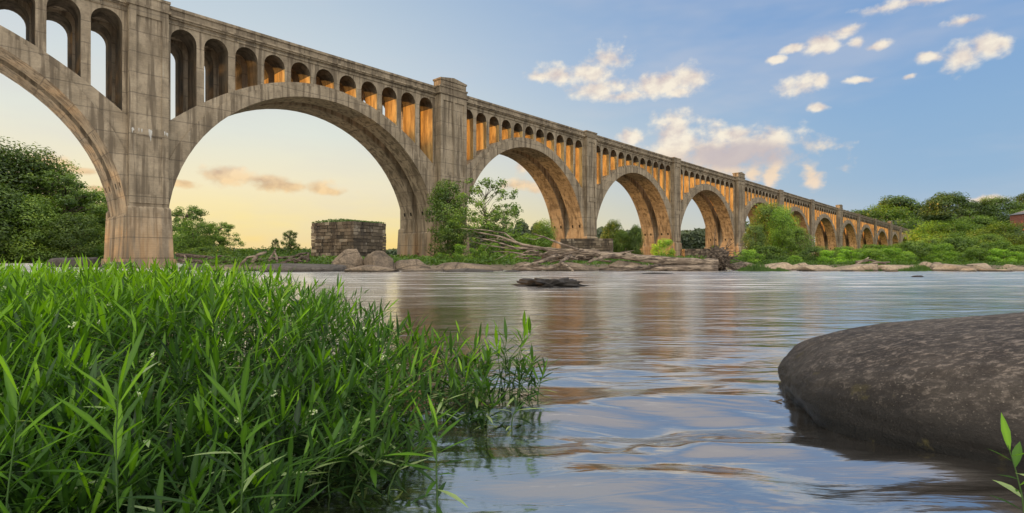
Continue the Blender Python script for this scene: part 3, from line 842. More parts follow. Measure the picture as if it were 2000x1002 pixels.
for q in range(26000):   # unseen leaf wall added beyond the left edge to block the low sun
    t = rnd.random(); X = -128 + rnd.gauss(0, 5); Y = 52 + 58 * t
    z = 41 * (0.85 + 0.15 * noise.noise(Vector((Y * .15, 0, 0)))) * (1 - 0.97 * rnd.random() ** 1.5)
    leafquad(mb, Vector((X, Y, z)), Vector((rnd.gauss(0.7, .5), rnd.gauss(-.5, .5), rnd.gauss(.4, .5))).normalized(), 0.5, min(1, max(0, rnd.gauss(.4, .15))), rnd)
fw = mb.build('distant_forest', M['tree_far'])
tag(fw, 'hazy dark green wood on the horizon behind the bridge, with an added unseen leaf wall', 'forest', None, 'stuff')

# grass and ground cover on the banks
mb = MB(); rnd = random.Random(9)
def cover(px0, px1, Y0, Y1, n, h0, leaf):
    for q in range(n):
        Y = Y0 + (Y1 - Y0) * rnd.random(); px = rnd.uniform(px0, px1); X = GX(px, Y)
        g_ = noise.noise(Vector((X * 0.25, Y * 0.25, 7)))
        if g_ < -0.28: continue
        tz = terrain_z(X, Y)
        if tz < 0.02: continue
        hh = h0 * (0.5 + 0.9 * max(0, g_ + 0.35))
        d = Vector((rnd.gauss(0, .6), rnd.gauss(-0.4, .5), rnd.gauss(0.4, .6))).normalized()
        tone = 0.45 + 0.35 * noise.noise(Vector((X * 0.6, Y * 0.6, 1))) + rnd.gauss(0, .12)
        leafquad(mb, Vector((X, Y, tz + hh * rnd.random() ** 0.7)), d, leaf * Y / 50, max(0, min(1, tone)), rnd)
cover(330, 860, 48, 75, 16000, 0.9, 0.13)
cover(330, 620, 68, 110, 18000, 1.9, 0.10)
cover(840, 1460, 47, 75, 16000, 0.8, 0.12)
cover(1420, 2060, 45, 56, 15000, 0.4, 0.07)
cover(1420, 2060, 54, 100, 26000, 0.9, 0.08)
cover(1600, 2060, 90, 150, 16000, 2.4, 0.08)
cover(-120, 230, 126, 150, 9000, 3.0, 0.16)
gc = mb.build('undergrowth', M['grass'])
tag(gc, 'tangled green undergrowth covering the river banks', 'undergrowth', None, 'stuff')

# ------------------------------------------------------------------ rocks
def rock_mesh(sx, sy, sz, seed, amp=0.18, sq=1.0, freq=1.7, sub=4, facet=0.0):
    import bmesh
    bm = bmesh.new(); bmesh.ops.create_icosphere(bm, subdivisions=sub, radius=1)
    for v in bm.verts:
        d = v.co.normalized()
        f = (abs(d.x) ** (2 * sq) + abs(d.y) ** (2 * sq) + abs(d.z) ** (2 * sq)) ** (-1 / (2 * sq))
        q = d * freq + Vector((seed * 5.3, seed * 1.7, seed))
        k = 1 + amp * noise.noise(q) + amp * 0.45 * noise.noise(q * 2.7) + amp * 0.2 * noise.noise(q * 6)
        if amp > 0.4: k -= 0.55 * abs(noise.noise(q * 1.5)) + 0.25 * abs(noise.noise(q * 4))
        if facet:
            c = noise.cell(q * 1.6); k += facet * (c - 0.5)
        p = d * f * k
        v.co = (p.x * sx, p.y * sy, p.z * sz)
    rr = random.Random(int(seed * 10))
    if 0.12 <= amp < 0.5:
        for j in range(14 if amp >= 0.2 else 7):
            n = Vector((rr.gauss(0, 1), rr.gauss(0, 1), rr.gauss(0.35, 0.9))).normalized(); c = rr.uniform(0.55, 0.85)
            n2 = Vector((n.x / sx, n.y / sy, n.z / sz))
            for v in bm.verts:
                q = Vector((v.co.x / sx, v.co.y / sy, v.co.z / sz)); dd = q.dot(n) - c
                if dd > 0:
                    q -= n * dd * 0.88; v.co = (q.x * sx, q.y * sy, q.z * sz)
        mz = max(v.co.z for v in bm.verts); mx_ = max(v.co.x for v in bm.verts); mn_ = min(v.co.x for v in bm.verts)
        for v in bm.verts: v.co.z *= sz / mz; v.co.x = (v.co.x - (mx_ + mn_) / 2) * 2 * sx / (mx_ - mn_)
    me = bpy.data.meshes.new('rock'); bm.to_mesh(me); bm.free()
    me.polygons.foreach_set('use_smooth', [True] * len(me.polygons))
    return me

def rock(px0, px1, ytop, Y, label, mat, depth=None, seed=1, amp=0.18, sq=1.5, rz=0.0, tilt=0.0, z0=0.0, name='rock', group='rocks along the far waterline'):
    w = (px1 - px0) / FPX * Y / 2
    top = CAMH - (ytop - HY) / FPX * Y
    hgt = max(0.08, top - z0)
    me = rock_mesh(w, depth or w * 0.7, hgt, seed, amp * 1.25, sq, 3.2 if amp > 0.4 else 1.7)
    me.materials.append(mat)
    o = bpy.data.objects.new(name, me); col.objects.link(o)
    o.location = (GX((px0 + px1) / 2, Y), Y, z0); o.rotation_euler = (0, tilt, rz)
    tag(o, label, 'rock', group)
    return o

R_ = [
 (88, 200, 502, 62, 'long low dark rock in the white water left of the first pier', 'rock_grey', 1.5, 1, .15, 2.2),
 (350, 420, 514, 46, 'small grey rock by the right foot of the first pier', 'rock_grey', 1.0, 2, .2, 1.5),
 (400, 505, 520, 41, 'low brown rock behind the weeds near the drift logs', 'rock_tan', 1.2, 3, .2, 1.8),
 (515, 672, 514, 39.5, 'long dark smooth slab below the stone ruin', 'rock_grey', 1.3, 4, .10, 2.6),
 (650, 718, 486, 43, 'upright tan boulder in front of the stone ruin', 'rock_tan', 1.5, 5, .3, 1.2),
 (708, 775, 490, 43, 'tan boulder with a bush on it right of the upright boulder', 'rock_tan', 1.6, 6, .25, 1.2),
 (672, 790, 517, 38.5, 'pointed pale rock at the water below the two boulders', 'rock_tan', 1.4, 7, .28, 1.4),
 (755, 845, 506, 44, 'broken brown rock at the foot of the second pier', 'rock_tan', 1.5, 8, .3, 1.6),
 (780, 870, 524, 40, 'low pale slab in the water below the second pier', 'rock_tan', 1.2, 9, .15, 2.0),
 (845, 985, 512, 43, 'flat tan ledge below the bright shrubs', 'rock_tan', 1.8, 10, .1, 2.6),
 (868, 968, 524, 38.5, 'low black rock in the water before the tan ledge', 'rock_grey', 0.9, 11, .2, 2.0),
 (1000, 1062, 511, 43, 'sloping pale rock under the left driftwood branches', 'rock_tan', 1.4, 12, .25, 1.5),
 (1050, 1175, 512, 42.5, 'tan rock mass under the middle of the fallen tree', 'rock_tan', 1.4, 13, .22, 1.8),
 (1168, 1262, 508, 43.5, 'rounded tan rock under the fallen trunk', 'rock_tan', 1.4, 14, .16, 1.8),
 (1260, 1345, 514, 44, 'flat tan rock under the right part of the trunk', 'rock_tan', 1.4, 15, .16, 2.0),
 (1248, 1328, 532, 33.5, 'thin black rock awash in front of the fallen tree', 'rock_black', 0.5, 16, .25, 1.8),
 (1430, 1475, 511, 45, 'pale rock right of the root mass', 'rock_tan', 1.2, 17, .2, 1.6),
 (1478, 1552, 512, 43.3, 'flat pale slab among grass on the right bank', 'rock_pale', 1.2, 18, .14, 2.4),
 (1560, 1640, 517, 41.3, 'low sandy ledge left in the right bank row', 'rock_pale', 1.3, 19, .12, 2.4),
 (1620, 1720, 515, 41.8, 'long sandy ledge below the small drift pile', 'rock_pale', 1.3, 20, .12, 2.4),
 (1690, 1800, 517, 42.3, 'third sandy ledge right of the small drift pile', 'rock_pale', 1.3, 21, .12, 2.4),
 (1790, 1826, 511, 44.8, 'small pale rounded boulder on the right bank', 'rock_pale', 1.0, 22, .12, 1.2),
 (1815, 1845, 512, 43.3, 'small domed grey boulder beside the pale rounded one', 'rock_pale', 0.9, 23, .14, 1.2),
 (1822, 1895, 515, 41.3, 'wide domed sandy boulder on the right bank', 'rock_pale', 1.3, 24, .14, 1.7),
 (1885, 1935, 514, 44.8, 'flat pale boulder behind the wide domed one', 'rock_pale', 1.2, 25, .14, 1.8),
 (1900, 1968, 525, 40.3, 'low sand coloured slab near the right edge', 'rock_pale', 1.0, 26, .12, 2.4),
 (1968, 2040, 521, 40.8, 'pale ledge cut by the right edge', 'rock_pale', 1.2, 27, .14, 2.0),
 (1780, 1808, 541, 27.5, 'tiny dark stone awash in the blue water', 'rock_black', 0.3, 28, .2, 1.4),
 (1545, 1585, 513, 42.8, 'broken pale stone between the flat slab and the sandy ledges', 'rock_pale', 0.8, 32, .25, 1.4),
 (1640, 1668, 527, 40, 'small stone in the water before the long sandy ledge', 'rock_grey', 0.5, 33, .25, 1.4),
 (1728, 1752, 522, 39.3, 'small tan stone in the water before the third ledge', 'rock_pale', 0.5, 34, .25, 1.4),
 (1868, 1906, 523, 39.6, 'broken stone in the water right of the wide domed boulder', 'rock_pale', 0.6, 35, .25, 1.4),
 (1955, 1992, 516, 42.8, 'rough pale stone behind the right edge ledge', 'rock_pale', 0.8, 36, .25, 1.4),
 (985, 1020, 527, 39, 'small dark stone left of the sloping pale rock', 'rock_grey', 0.6, 37, .3, 1.4),
 (190, 262, 511, 52, 'low grey rock at the left foot of the first pier', 'rock_grey', 1.0, 29, .2, 1.7),
]
for (a0, a1, yt, Y, lb, mt, dp, sd, am, sq) in R_:
    rock(a0, a1, yt, Y, lb, M[mt], dp, sd, am, sq)
rock(1003, 1142, 545, 18.5, 'jagged wet black rock alone in midstream', M['rock_black'], 0.9, 31, .45, 1.6, name='rock', group='rocks in the open river')

# foreground boulder
import bmesh
bm = bmesh.new(); bmesh.ops.create_icosphere(bm, subdivisions=7, radius=1)
for v in bm.verts:
    d = v.co.normalized()
    sq = 1.6
    f = (abs(d.x) ** (2 * sq) + abs(d.y) ** (2 * sq) + abs(d.z) ** (2 * sq)) ** (-1 / (2 * sq))
    q = d * 1.3 + Vector((2.3, 1.1, 4))
    k = 1 + 0.05 * noise.noise(q) + 0.02 * noise.noise(q * 3) + 0.006 * noise.noise(q * 11)
    p = d * f * k
    x, y, z = p.x * 2.45, p.y * 1.38, p.z * 0.70
    if x < 0: z *= 1 - 0.0 * x
    z *= 1 - 0.20 * (1 - smooth(-2.0, 0.8, x)) * (1 if z > 0 else 0)
    v.co = (x, y, z)
me = bpy.data.meshes.new('boulder'); bm.to_mesh(me); bm.free()
me.polygons.foreach_set('use_smooth', [True] * len(me.polygons)); me.materials.append(M['boulder'])
o = bpy.data.objects.new('boulder', me); col.objects.link(o)
o.location = (4.16, 2.90, -0.04); o.rotation_euler = (0, math.radians(-1), math.radians(-24))
tag(o, 'huge smooth dark brown boulder rising from the near water at the right', 'boulder')

# ------------------------------------------------------------------ ruined stone piers
def ruin(px0, px1, ytop, Y, depth, rz, label, tops, seed):
    rnd = random.Random(seed)
    w = (px1 - px0) / FPX * Y
    X = GX((px0 + px1) / 2, Y)
    zb = min(terrain_z(X, Y), 0.3) - 0.5
    zt = CAMH - (ytop - HY) / FPX * Y
    root = empty('stone_pier_ruin', (X, Y, zb), rz)
    tag(root, label, 'ruin', 'ruined masonry piers of an older bridge')
    mb = MB(); h = zt - zb
    hw, hd = w / 2, depth / 2
    mb.box(-hw + .25, hw - .25, -hd + .25, hd - .25, 0, h - 0.3)
    for v in range(8): mb.tone[v] = 0.0
    course = 0.36; nrow = int(h / course)
    for r in range(nrow + 1):
        z0 = r * course; z1 = min(h, z0 + course - 0.03)
        if z1 - z0 < 0.15: continue
        for side in range(4):
            L = w if side % 2 == 0 else depth
            t = -L / 2
            while t < L / 2 - 0.05:
                bl = rnd.uniform(0.45, 1.3); e = min(L / 2, t + bl)
                if L / 2 - e < 0.3: e = L / 2
                if r == nrow and rnd.random() < 0.35: t = e; continue
                pr = rnd.uniform(-0.05, 0.06); a, b = t + 0.02, e - 0.02
                if side == 0: bb = (a, b, -hd - pr, -hd + 0.5)
                elif side == 2: bb = (a, b, hd - 0.5, hd + pr)
                elif side == 1: bb = (hw - 0.5, hw + pr, a, b)
                else: bb = (-hw - pr, -hw + 0.5, a, b)
                n0 = len(mb.v); mb.box(*bb, z0 + rnd.uniform(0, .02), z1)
                tn = min(1, max(0, rnd.gauss(0.5, 0.22)))
                for q in range(n0, len(mb.v)):
                    mb.tone[q] = tn
                    x_, y_, z_ = mb.v[q]; mb.v[q] = (x_ + rnd.uniform(-.015, .015), y_ + rnd.uniform(-.015, .015), z_ + rnd.uniform(-.015, .015))
                t = e
    mb.build('masonry', M['masonry'], root)
    if tops:
        mb = MB()
        for q in range(2600):
            x = rnd.uniform(-hw, hw); y = rnd.uniform(-hd, hd)
            z = h - 0.1 + (0.35 + 0.3 * noise.noise(Vector((x * 0.5, y * .5, seed)))) * (1 - (x / hw) ** 2 * 0.8) * rnd.random()
            leafquad(mb, Vector((x, y, z)), Vector((rnd.gauss(0, .5), -0.6, rnd.gauss(.5, .5))).normalized(), 0.09, min(1, max(0, rnd.gauss(0.45, .15))), rnd)
        mb.build('grass_top', M['grass'], root)

ruin(625, 738, 434, 60, 4.8, math.radians(-30), 'tall ruined stone block pier with grass on top, under the second arch', True, 1)
ruin(1098, 1196, 466, 88, 5.0, math.radians(-12), 'low ruined stone pier half hidden behind the fallen tree', False, 2)
ruin(1334, 1402, 486, 96, 5.0, math.radians(-8), 'low dark ruined stone pier left of the upturned root mass', False, 3)

# ------------------------------------------------------------------ driftwood
def log(name, pts, r0, r1, label, mat, cat='log', group='driftwood logs on the bank', n=9, seed=1, branches=(), bname='branch', wob=1.5):
    pts3 = [P(*p) for p in pts]
    fine = []
    for i in range(len(pts3) - 1):
        for k in range(4): fine.append(pts3[i].lerp(pts3[i + 1], k / 4))
    fine.append(pts3[-1])
    fine = [p + Vector((0.05, 0.05, 0.05)) * noise.noise(Vector((i * 0.7, seed, 0))) * wob for i, p in enumerate(fine)]
    m_ = len(fine)
    base = fine[0].copy()
    root = empty(name, base) if branches else None
    mb = MB(); off = base
    mb.tube([p - off for p in fine], [r0 + (r1 - r0) * i / (m_ - 1) for i in range(m_)], n, 0.28, seed)
    if root:
        mb.build('trunk', M[mat], root, True)
        for (bp, b0, b1) in branches:
            q = [P(*p) for p in bp]; mb = MB()
            f2 = []
            for i in range(len(q) - 1):
                for k in range(3): f2.append(q[i].lerp(q[i + 1], k / 3) + Vector((0, 0, 0.06 * noise.noise(Vector((i + k * .4, seed + b0 * 9, 0))))))
            f2.append(q[-1])
            mb.tube([p - off for p in f2], [b0 + (b1 - b0) * i / (len(f2) - 1) for i in range(len(f2))], 6, 0.25, seed + 3)
            mb.build(bname, M[mat], root, True)
        o = root
    else:
        o = mb.build(name, M[mat], None, True, base)
    return tag(o, label, cat, group)

fallen_br = [
 ([(1130, 500, 44), (1080, 490, 44), (1020, 478, 44), (975, 462, 44), (925, 452, 44)], .20, .04),
 ([(1040, 482, 44), (1000, 486, 44), (960, 480, 44.5), (915, 470, 45)], .10, .02),
 ([(1010, 474, 44), (985, 455, 44), (940, 448, 44), (900, 446, 44)], .08, .02),
 ([(1120, 492, 44), (1070, 486, 44), (1010, 486, 44), (960, 470, 43.5), (930, 464, 43)], .16, .03),
 ([(1150, 495, 44), (1100, 478, 43), (1060, 462, 43), (1038, 455, 43)], .12, .03),
 ([(1120, 505, 43), (1085, 500, 42), (1055, 512, 41), (1020, 520, 40), (1002, 524, 40)], .18, .05),
 ([(1115, 500, 43), (1095, 512, 41), (1110, 522, 40), (1120, 530, 39.5)], .15, .07),
 ([(1090, 505, 42.5), (1100, 498, 42), (1115, 494, 42), (1140, 488, 42)], .12, .04),
 ([(1200, 500, 43), (1165, 505, 42), (1150, 512, 41.5)], .16, .08),
 ([(1170, 492, 44), (1120, 488, 44), (1080, 494, 44), (1040, 500, 44)], .18, .05),
 ([(975, 462, 44), (960, 474, 44), (948, 488, 44)], .05, .015),
 ([(995, 470, 44), (960, 466, 44.5), (938, 470, 45)], .05, .012),
 ([(1060, 462, 43), (1045, 468, 43), (1020, 463, 43)], .05, .012),
]
_r = random.Random(61)
for _k in range(22):
    px_ = _r.uniform(1010, 1230); py_ = _r.uniform(492, 512); Y_ = _r.uniform(42.2, 44.5); an_ = _r.choice((-1, -1, 1)) * _r.uniform(0.05, 0.7)
    L_k = _r.uniform(25, 75); sg_ = _r.choice((-1, -1, 1))
    fallen_br.append(([(px_, py_, Y_), (px_ + sg_ * L_k * 0.5, py_ - abs(an_) * L_k * 0.22 + _r.uniform(-3, 3), Y_ + _r.uniform(-.4, .4)), (px_ + sg_ * L_k, py_ - an_ * L_k * 0.35, Y_ + _r.uniform(-.6, .6))], _r.uniform(.05, .13), .02))
log('fallen_tree', [(1402, 515, 42), (1340, 512, 42.5), (1270, 507, 43), (1215, 500, 43.5), (1160, 496, 44), (1110, 494, 44)], .37, .2,
    'big bleached fallen tree lying on the rocks with branches spread to the left', 'drift', 'fallen tree', None, 12, 4, fallen_br)
log('log', [(1400, 524, 41.5), (1330, 524, 41.5), (1260, 524, 41.5), (1190, 520, 42)], .26, .14, 'long grey log lying under the fallen tree trunk', 'drift', seed=6)
log('log', [(1290, 518, 41.5), (1230, 527, 41), (1170, 526, 41)], .14, .09, 'thin log between trunk and water in front of the rocks', 'driftdark', seed=8)
log('log', [(1060, 505, 45), (1100, 500, 45.5), (1160, 505, 45)], .35, .2, 'short dark log heaped behind the fallen tree branches', 'driftdark', seed=9)
log('log', [(1085, 522, 40.5), (1000, 527, 41)], .16, .1, 'short pale log lying on the sloping rock', 'drift', seed=10)

# upturned root mass
ctr = P(1404, 508, 43)
root = empty('root_mass', ctr); rnd = random.Random(12)
tag(root, 'tangled dark upturned root mass at the right end of the fallen tree', 'roots')
mb = MB()
me = rock_mesh(0.75, 0.8, 1.0, 4.4, 0.5, 1.0, 2.2, 4); me.materials.append(M['driftdark'])
o = bpy.data.objects.new('root_core', me); col.objects.link(o); o.parent = root
for k in range(95):
    d = Vector((rnd.gauss(0.1, 1), rnd.gauss(-0.2, 0.9), rnd.gauss(0, 1.0))).normalized()
    L = rnd.uniform(0.7, 1.5)
    p = d * 0.4; pts = [p]
    for q in range(5):
        d = (d + Vector((rnd.gauss(0, .35), rnd.gauss(0, .35), rnd.gauss(0, .35)))).normalized()
        p = p + d * L * 0.24; pts.append(p)
    r0 = rnd.uniform(0.03, 0.10)
    mb.tube(pts, [r0 * (1 - 0.8 * i / 5) for i in range(6)], 5, 0.2, k)
mb.tube([Vector((-.3, 0, .3)), Vector((-.35, 0, 1.6)), Vector((-.25, 0, 2.5))], [.06, .04, .02], 5)
mb.tube([Vector((.5, 0, .1)), Vector((.6, 0, 1.1)), Vector((.85, 0, 1.7))], [.05, .03, .015], 5)
mb.build('roots', M['driftdark'], root, True)

# drift logs between the first pier and the stone ruin
L_ = [
 ([(346, 498, 56), (400, 502, 55), (450, 507, 54)], .30, .2, 'thick dark log lying right of the first big pier', 'driftdark'),
 ([(350, 508, 54), (410, 512, 52), (455, 510, 51)], .28, .2, 'dark log lowest in the heap beside the first pier', 'driftdark'),
 ([(358, 514, 50), (363, 503, 50), (360, 498, 50)], .18, .12, 'short pale stump standing right of the first pier', 'drift'),
 ([(470, 517, 47), (484, 503, 47), (498, 500, 47)], .2, .12, 'short sunlit orange branch left of the pale leaning log', 'drift'),
 ([(492, 512, 46), (503, 498, 46), (520, 492, 46)], .24, .16, 'pale leaning log among the drift near the dark slab', 'drift'),
 ([(525, 510, 46), (532, 498, 46), (538, 487, 46)], .17, .1, 'forked upright branch right of the pale leaning log', 'drift'),
 ([(541, 512, 46), (540, 500, 46), (536, 490, 46)], .16, .1, 'upright stick touching the forked branch', 'drift'),
 ([(500, 508, 50), (545, 504, 50), (600, 500, 50)], .26, .16, 'long brown log behind the upright sticks', 'driftdark'),
 ([(560, 510, 49), (585, 497, 49), (600, 494, 49)], .22, .14, 'brown log leaning against the stone ruin', 'driftdark'),
 ([(575, 512, 48), (590, 503, 48), (606, 508, 48)], .24, .18, 'stubby log at the left foot of the stone ruin', 'driftdark'),
 ([(548, 514, 47), (575, 506, 47), (592, 512, 47)], .18, .12, 'bent log in front of the leaning brown log', 'driftdark'),
 ([(600, 512, 47), (602, 500, 47), (603, 494, 47)], .16, .14, 'dark post standing at the left corner of the stone ruin', 'driftdark'),
 ([(398, 509, 53), (430, 500, 53), (470, 505, 53)], .18, .1, 'slanting log on top of the heap by the first pier', 'driftdark'),
]
for i, (pts, a, b, lb, mt) in enumerate(L_): log('log', pts, a * 0.68, b * 0.6, lb, mt, seed=20 + i)
L2 = [
 ([(1672, 512, 46), (1700, 508, 46), (1730, 516, 46)], .12, .06, 'pale branch lying on the small drift pile right of the viaduct trees'),
 ([(1665, 520, 45), (1685, 510, 45), (1696, 504, 45)], .1, .05, 'pale stick pointing up from the small drift pile'),
 ([(1690, 519, 45), (1712, 513, 45), (1738, 512, 45)], .1, .05, 'lowest pale stick of the small drift pile'),
]
for i, (pts, a, b, lb) in enumerate(L2): log('log', pts, a, b, lb, 'drift', seed=40 + i, group='small drift pile on the right bank')

# low marsh grass tufts at the water edge, right bank
mb = MB(); rnd = random.Random(31)
def tuft_band(px0, px1, Y0, Y1, n, hh):
    for q in range(n):
        Y = rnd.uniform(Y0, Y1); X = GX(rnd.uniform(px0, px1), Y); z = max(0, terrain_z(X, Y)) - 0.02
        g_ = noise.noise(Vector((X * 0.55, Y * 0.9, 3))) + 0.5 * noise.noise(Vector((X * 1.7, Y * 2, 3)))
        if g_ < -0.05: continue
        ppx = X / Y * FPX + 1000; ed = min(1, (ppx - px0) / 25, (px1 - ppx) / 25)
        h = hh * rnd.uniform(0.4, 1.25) * min(1, 0.3 + 1.5 * g_) * max(0.1, ed); a = rnd.uniform(0, 6.28); w = 0.025
        dx, dy = math.cos(a), math.sin(a); l = rnd.uniform(0, .3) * h
        t = rnd.uniform(.3, .8)
        i = [mb.vert((X - w, Y, z), t * .4), mb.vert((X + w, Y, z), t * .4), mb.vert((X + dx * l + w * .5, Y + dy * l, z + h), t), mb.vert((X + dx * l - w * .5, Y + dy * l, z + h), t)]
        mb.face(i)
tuft_band(1435, 1545, 40.0, 44.5, 6500, 0.5)
tuft_band(1545, 1690, 43, 46, 2600, 0.4)
tuft_band(1675, 1830, 40.4, 44.0, 5500, 0.42)
tuft_band(1930, 1990, 41, 45, 1600, 0.4)
tg = mb.build('marsh_grass', M['grass'])
tag(tg, 'short green marsh grass at the waterline of the right bank', 'grass', None, 'stuff')

# ------------------------------------------------------------------ brick house on the hill
hx = empty('brick_house', (GX(2013, 215), 215, CAMH - (452 - HY) / FPX * 215), math.radians(-8))
tag(hx, 'red brick house with white windows among trees at the right edge', 'house')
mb = MB(); mb.box(-4.6, 6, -4, 4, 0, 6.6); w_ = mb.build('wall', M['brick'], hx)
mb = MB(); mb.strip_solid([(-5, 6.6, 6.7), (0.7, 6.6, 8.6), (6.4, 6.6, 6.7)], -4.3, 4.3); mb.build('roof', M['slate'], hx)
for (x, z) in ((-3.0, 3.6), (0.2, 3.6), (3.4, 3.6), (-3.0, 0.8), (0.2, 0.8)):
    mb = MB(); mb.box(x - .75, x + .75, -4.08, -3.98, z, z + 1.9); f_ = mb.build('window', M['white'], hx)
    mb = MB()
    for sx in (-1, 1):
        for sz in (0, 1): mb.box(x + sx * .34 - .26, x + sx * .34 + .26, -4.11, -4.02, z + .12 + sz * .88, z + .9 + sz * .88)
    mb.build('pane', M['glass'], f_)

# ------------------------------------------------------------------ foreground willow weed
def leaf_blade(mb, p, d, up, L, w, droop, tone, fold=0.25):
    """lanceolate leaf: tapered blade of 4 segments folded on its midrib"""
    side = d.cross(up)
    if side.length < 1e-4: side = Vector((1, 0, 0))
    side.normalize(); nrm = side.cross(d).normalized()
    prof = (0.12, 0.75, 1.0, 0.62, 0.0)
    prev = None; q = p.copy(); dd = d.copy()
    for i in range(5):
        ww = w * prof[i] * 0.5
        if i == 4:
            cur = [mb.vert(q, tone)]
        else:
            cur = [mb.vert(q - side * ww + nrm * ww * fold, tone), mb.vert(q, min(1, tone + 0.10)), mb.vert(q + side * ww + nrm * ww * fold, tone)]
        if prev:
            if len(cur) == 3:
                mb.face([prev[0], prev[1], cur[1], cur[0]]); mb.face([prev[1], prev[2], cur[2], cur[1]])
            else:
                mb.face([prev[0], prev[1], cur[0]]); mb.face([prev[1], prev[2], cur[0]])
        prev = cur
        q = q + dd * L * 0.25
        dd = (dd + Vector((0, 0, -droop))).normalized()
        nrm = side.cross(dd).normalized()

def weed(lv, sm, fl, base, h, lean, rnd, leafs=1.0, flower=0.0, wmul=1.0, start=0.18, lmul=1.0, lift=0.0):
    n = 6; pts = []
    ph = rnd.uniform(0, 6.28)
    for i in range(n + 1):
        t = i / n
        pts.append(base + Vector((lean.x * h * t * t + 0.012 * math.sin(ph + t * 4), lean.y * h * t * t + 0.012 * math.cos(ph + t * 4), h * 0.86 * t)))
    sm.tube(pts, [0.0042 * (1.1 - 0.8 * i / n) for i in range(n + 1)], 4, 0, 0, False, 0.45)
    def at(t):
        k = t * n; i = int(min(n - 1, k)); return pts[i].lerp(pts[i + 1], k - i)
    N = int(rnd.uniform(22, 32) * leafs); lift += rnd.gauss(0, 0.07)
    for k in range(N):
        t = start + (1 - start) * (k / N) ** 0.85
        p = at(min(0.999, t))
        a = ph + k * 2.4 + rnd.uniform(-.5, .5)
        el = (-0.50 + 1.55 * t ** 1.5) + rnd.gauss(0, 0.30)
        el = max(-0.7, min(1.35, el))
        d = Vector((math.cos(a) * math.cos(el), math.sin(a) * math.cos(el), math.sin(el)))
        d = (d + Vector((lean.x, lean.y, 0)) * 0.5).normalized()
        L = rnd.uniform(0.10, 0.18) * (1.0 - 0.25 * abs(t - 0.75)) * lmul
        w = L * rnd.uniform(0.09, 0.14) * wmul
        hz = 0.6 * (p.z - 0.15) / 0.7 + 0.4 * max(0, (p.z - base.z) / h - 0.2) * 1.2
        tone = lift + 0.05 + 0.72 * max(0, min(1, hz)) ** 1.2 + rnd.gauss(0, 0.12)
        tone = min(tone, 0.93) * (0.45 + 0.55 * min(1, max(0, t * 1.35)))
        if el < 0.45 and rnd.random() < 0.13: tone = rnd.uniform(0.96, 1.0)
        leaf_blade(lv, p, d, Vector((0, 0, 1)), L, w, rnd.uniform(0.02, 0.22) * (1.25 - t), max(0, min(1, tone)))
    if rnd.random() < flower and fl is not None:
        top = at(0.999) + Vector((rnd.uniform(-.02, .02), rnd.uniform(-.02, .02), 0.02))
        for q in range(14):
            c = top + Vector((rnd.gauss(0, .006), rnd.gauss(0, .006), rnd.gauss(0, .006)))
            d = Vector((rnd.gauss(0, 1), rnd.gauss(0, 1), rnd.gauss(0.5, 1))).normalized(); s_ = 0.0042
            u = d.orthogonal().normalized(); w2 = d.cross(u)
            tn = rnd.random()
            i = [fl.vert(c + (u * math.cos(b) + w2 * math.sin(b)) * s_, tn) for b in (0, 1.57, 3.14, 4.71)] + [fl.vert(c + d * s_ * 1.8, tn)]
            for b in range(4): fl.face([i[b], i[(b + 1) % 4], i[4]])

rnd = random.Random(77)
def xr(Y):  # right limit of the thicket on the ground
    pts = [(1.0, -0.75), (2.0, -0.88), (3.0, -0.86), (3.8, -1.05), (4.6, -1.5), (6.2, -2.2), (7.0, -2.7)]
    for (a, b), (c, d) in zip(pts, pts[1:]):
        if a <= Y <= c: return b + (d - b) * (Y - a) / (c - a)
    return pts[-1][1]
lv, sm, fl = MB(), MB(), MB()
cnt = 0
while cnt < 1350:
    Y = 1.15 + 5.6 * rnd.random() ** 1.15
    x0 = -1.12 * Y - 0.2; x1 = xr(Y)
    X = x0 + (x1 - x0) * rnd.random()
    if rnd.random() > (0.35 + 0.65 * min(1, (x1 - X) / 0.5)): pass
    h = 0.50 + 0.42 * smooth(1.0, 3.6, Y) + rnd.gauss(0, 0.06)
    edge = smooth(0.0, 0.95, x1 - X)
    h *= 0.60 + 0.40 * edge
    lean = Vector((rnd.gauss(0.12, 0.24) + (1 - edge) * 0.5, rnd.gauss(-0.10, 0.22), 0))
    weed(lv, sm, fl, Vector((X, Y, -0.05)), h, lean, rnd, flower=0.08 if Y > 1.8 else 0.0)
    cnt += 1
th = empty('willow_weed', (0, 0, 0))
tag(th, 'dense green thicket of narrow leaved water weeds filling the left foreground', 'water plants', None, 'stuff')
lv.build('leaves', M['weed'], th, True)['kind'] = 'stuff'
sm.build('stems', M['weed_stem'], th, True)['kind'] = 'stuff'
fl.build('flowers', M['flower'], th)['kind'] = 'stuff'

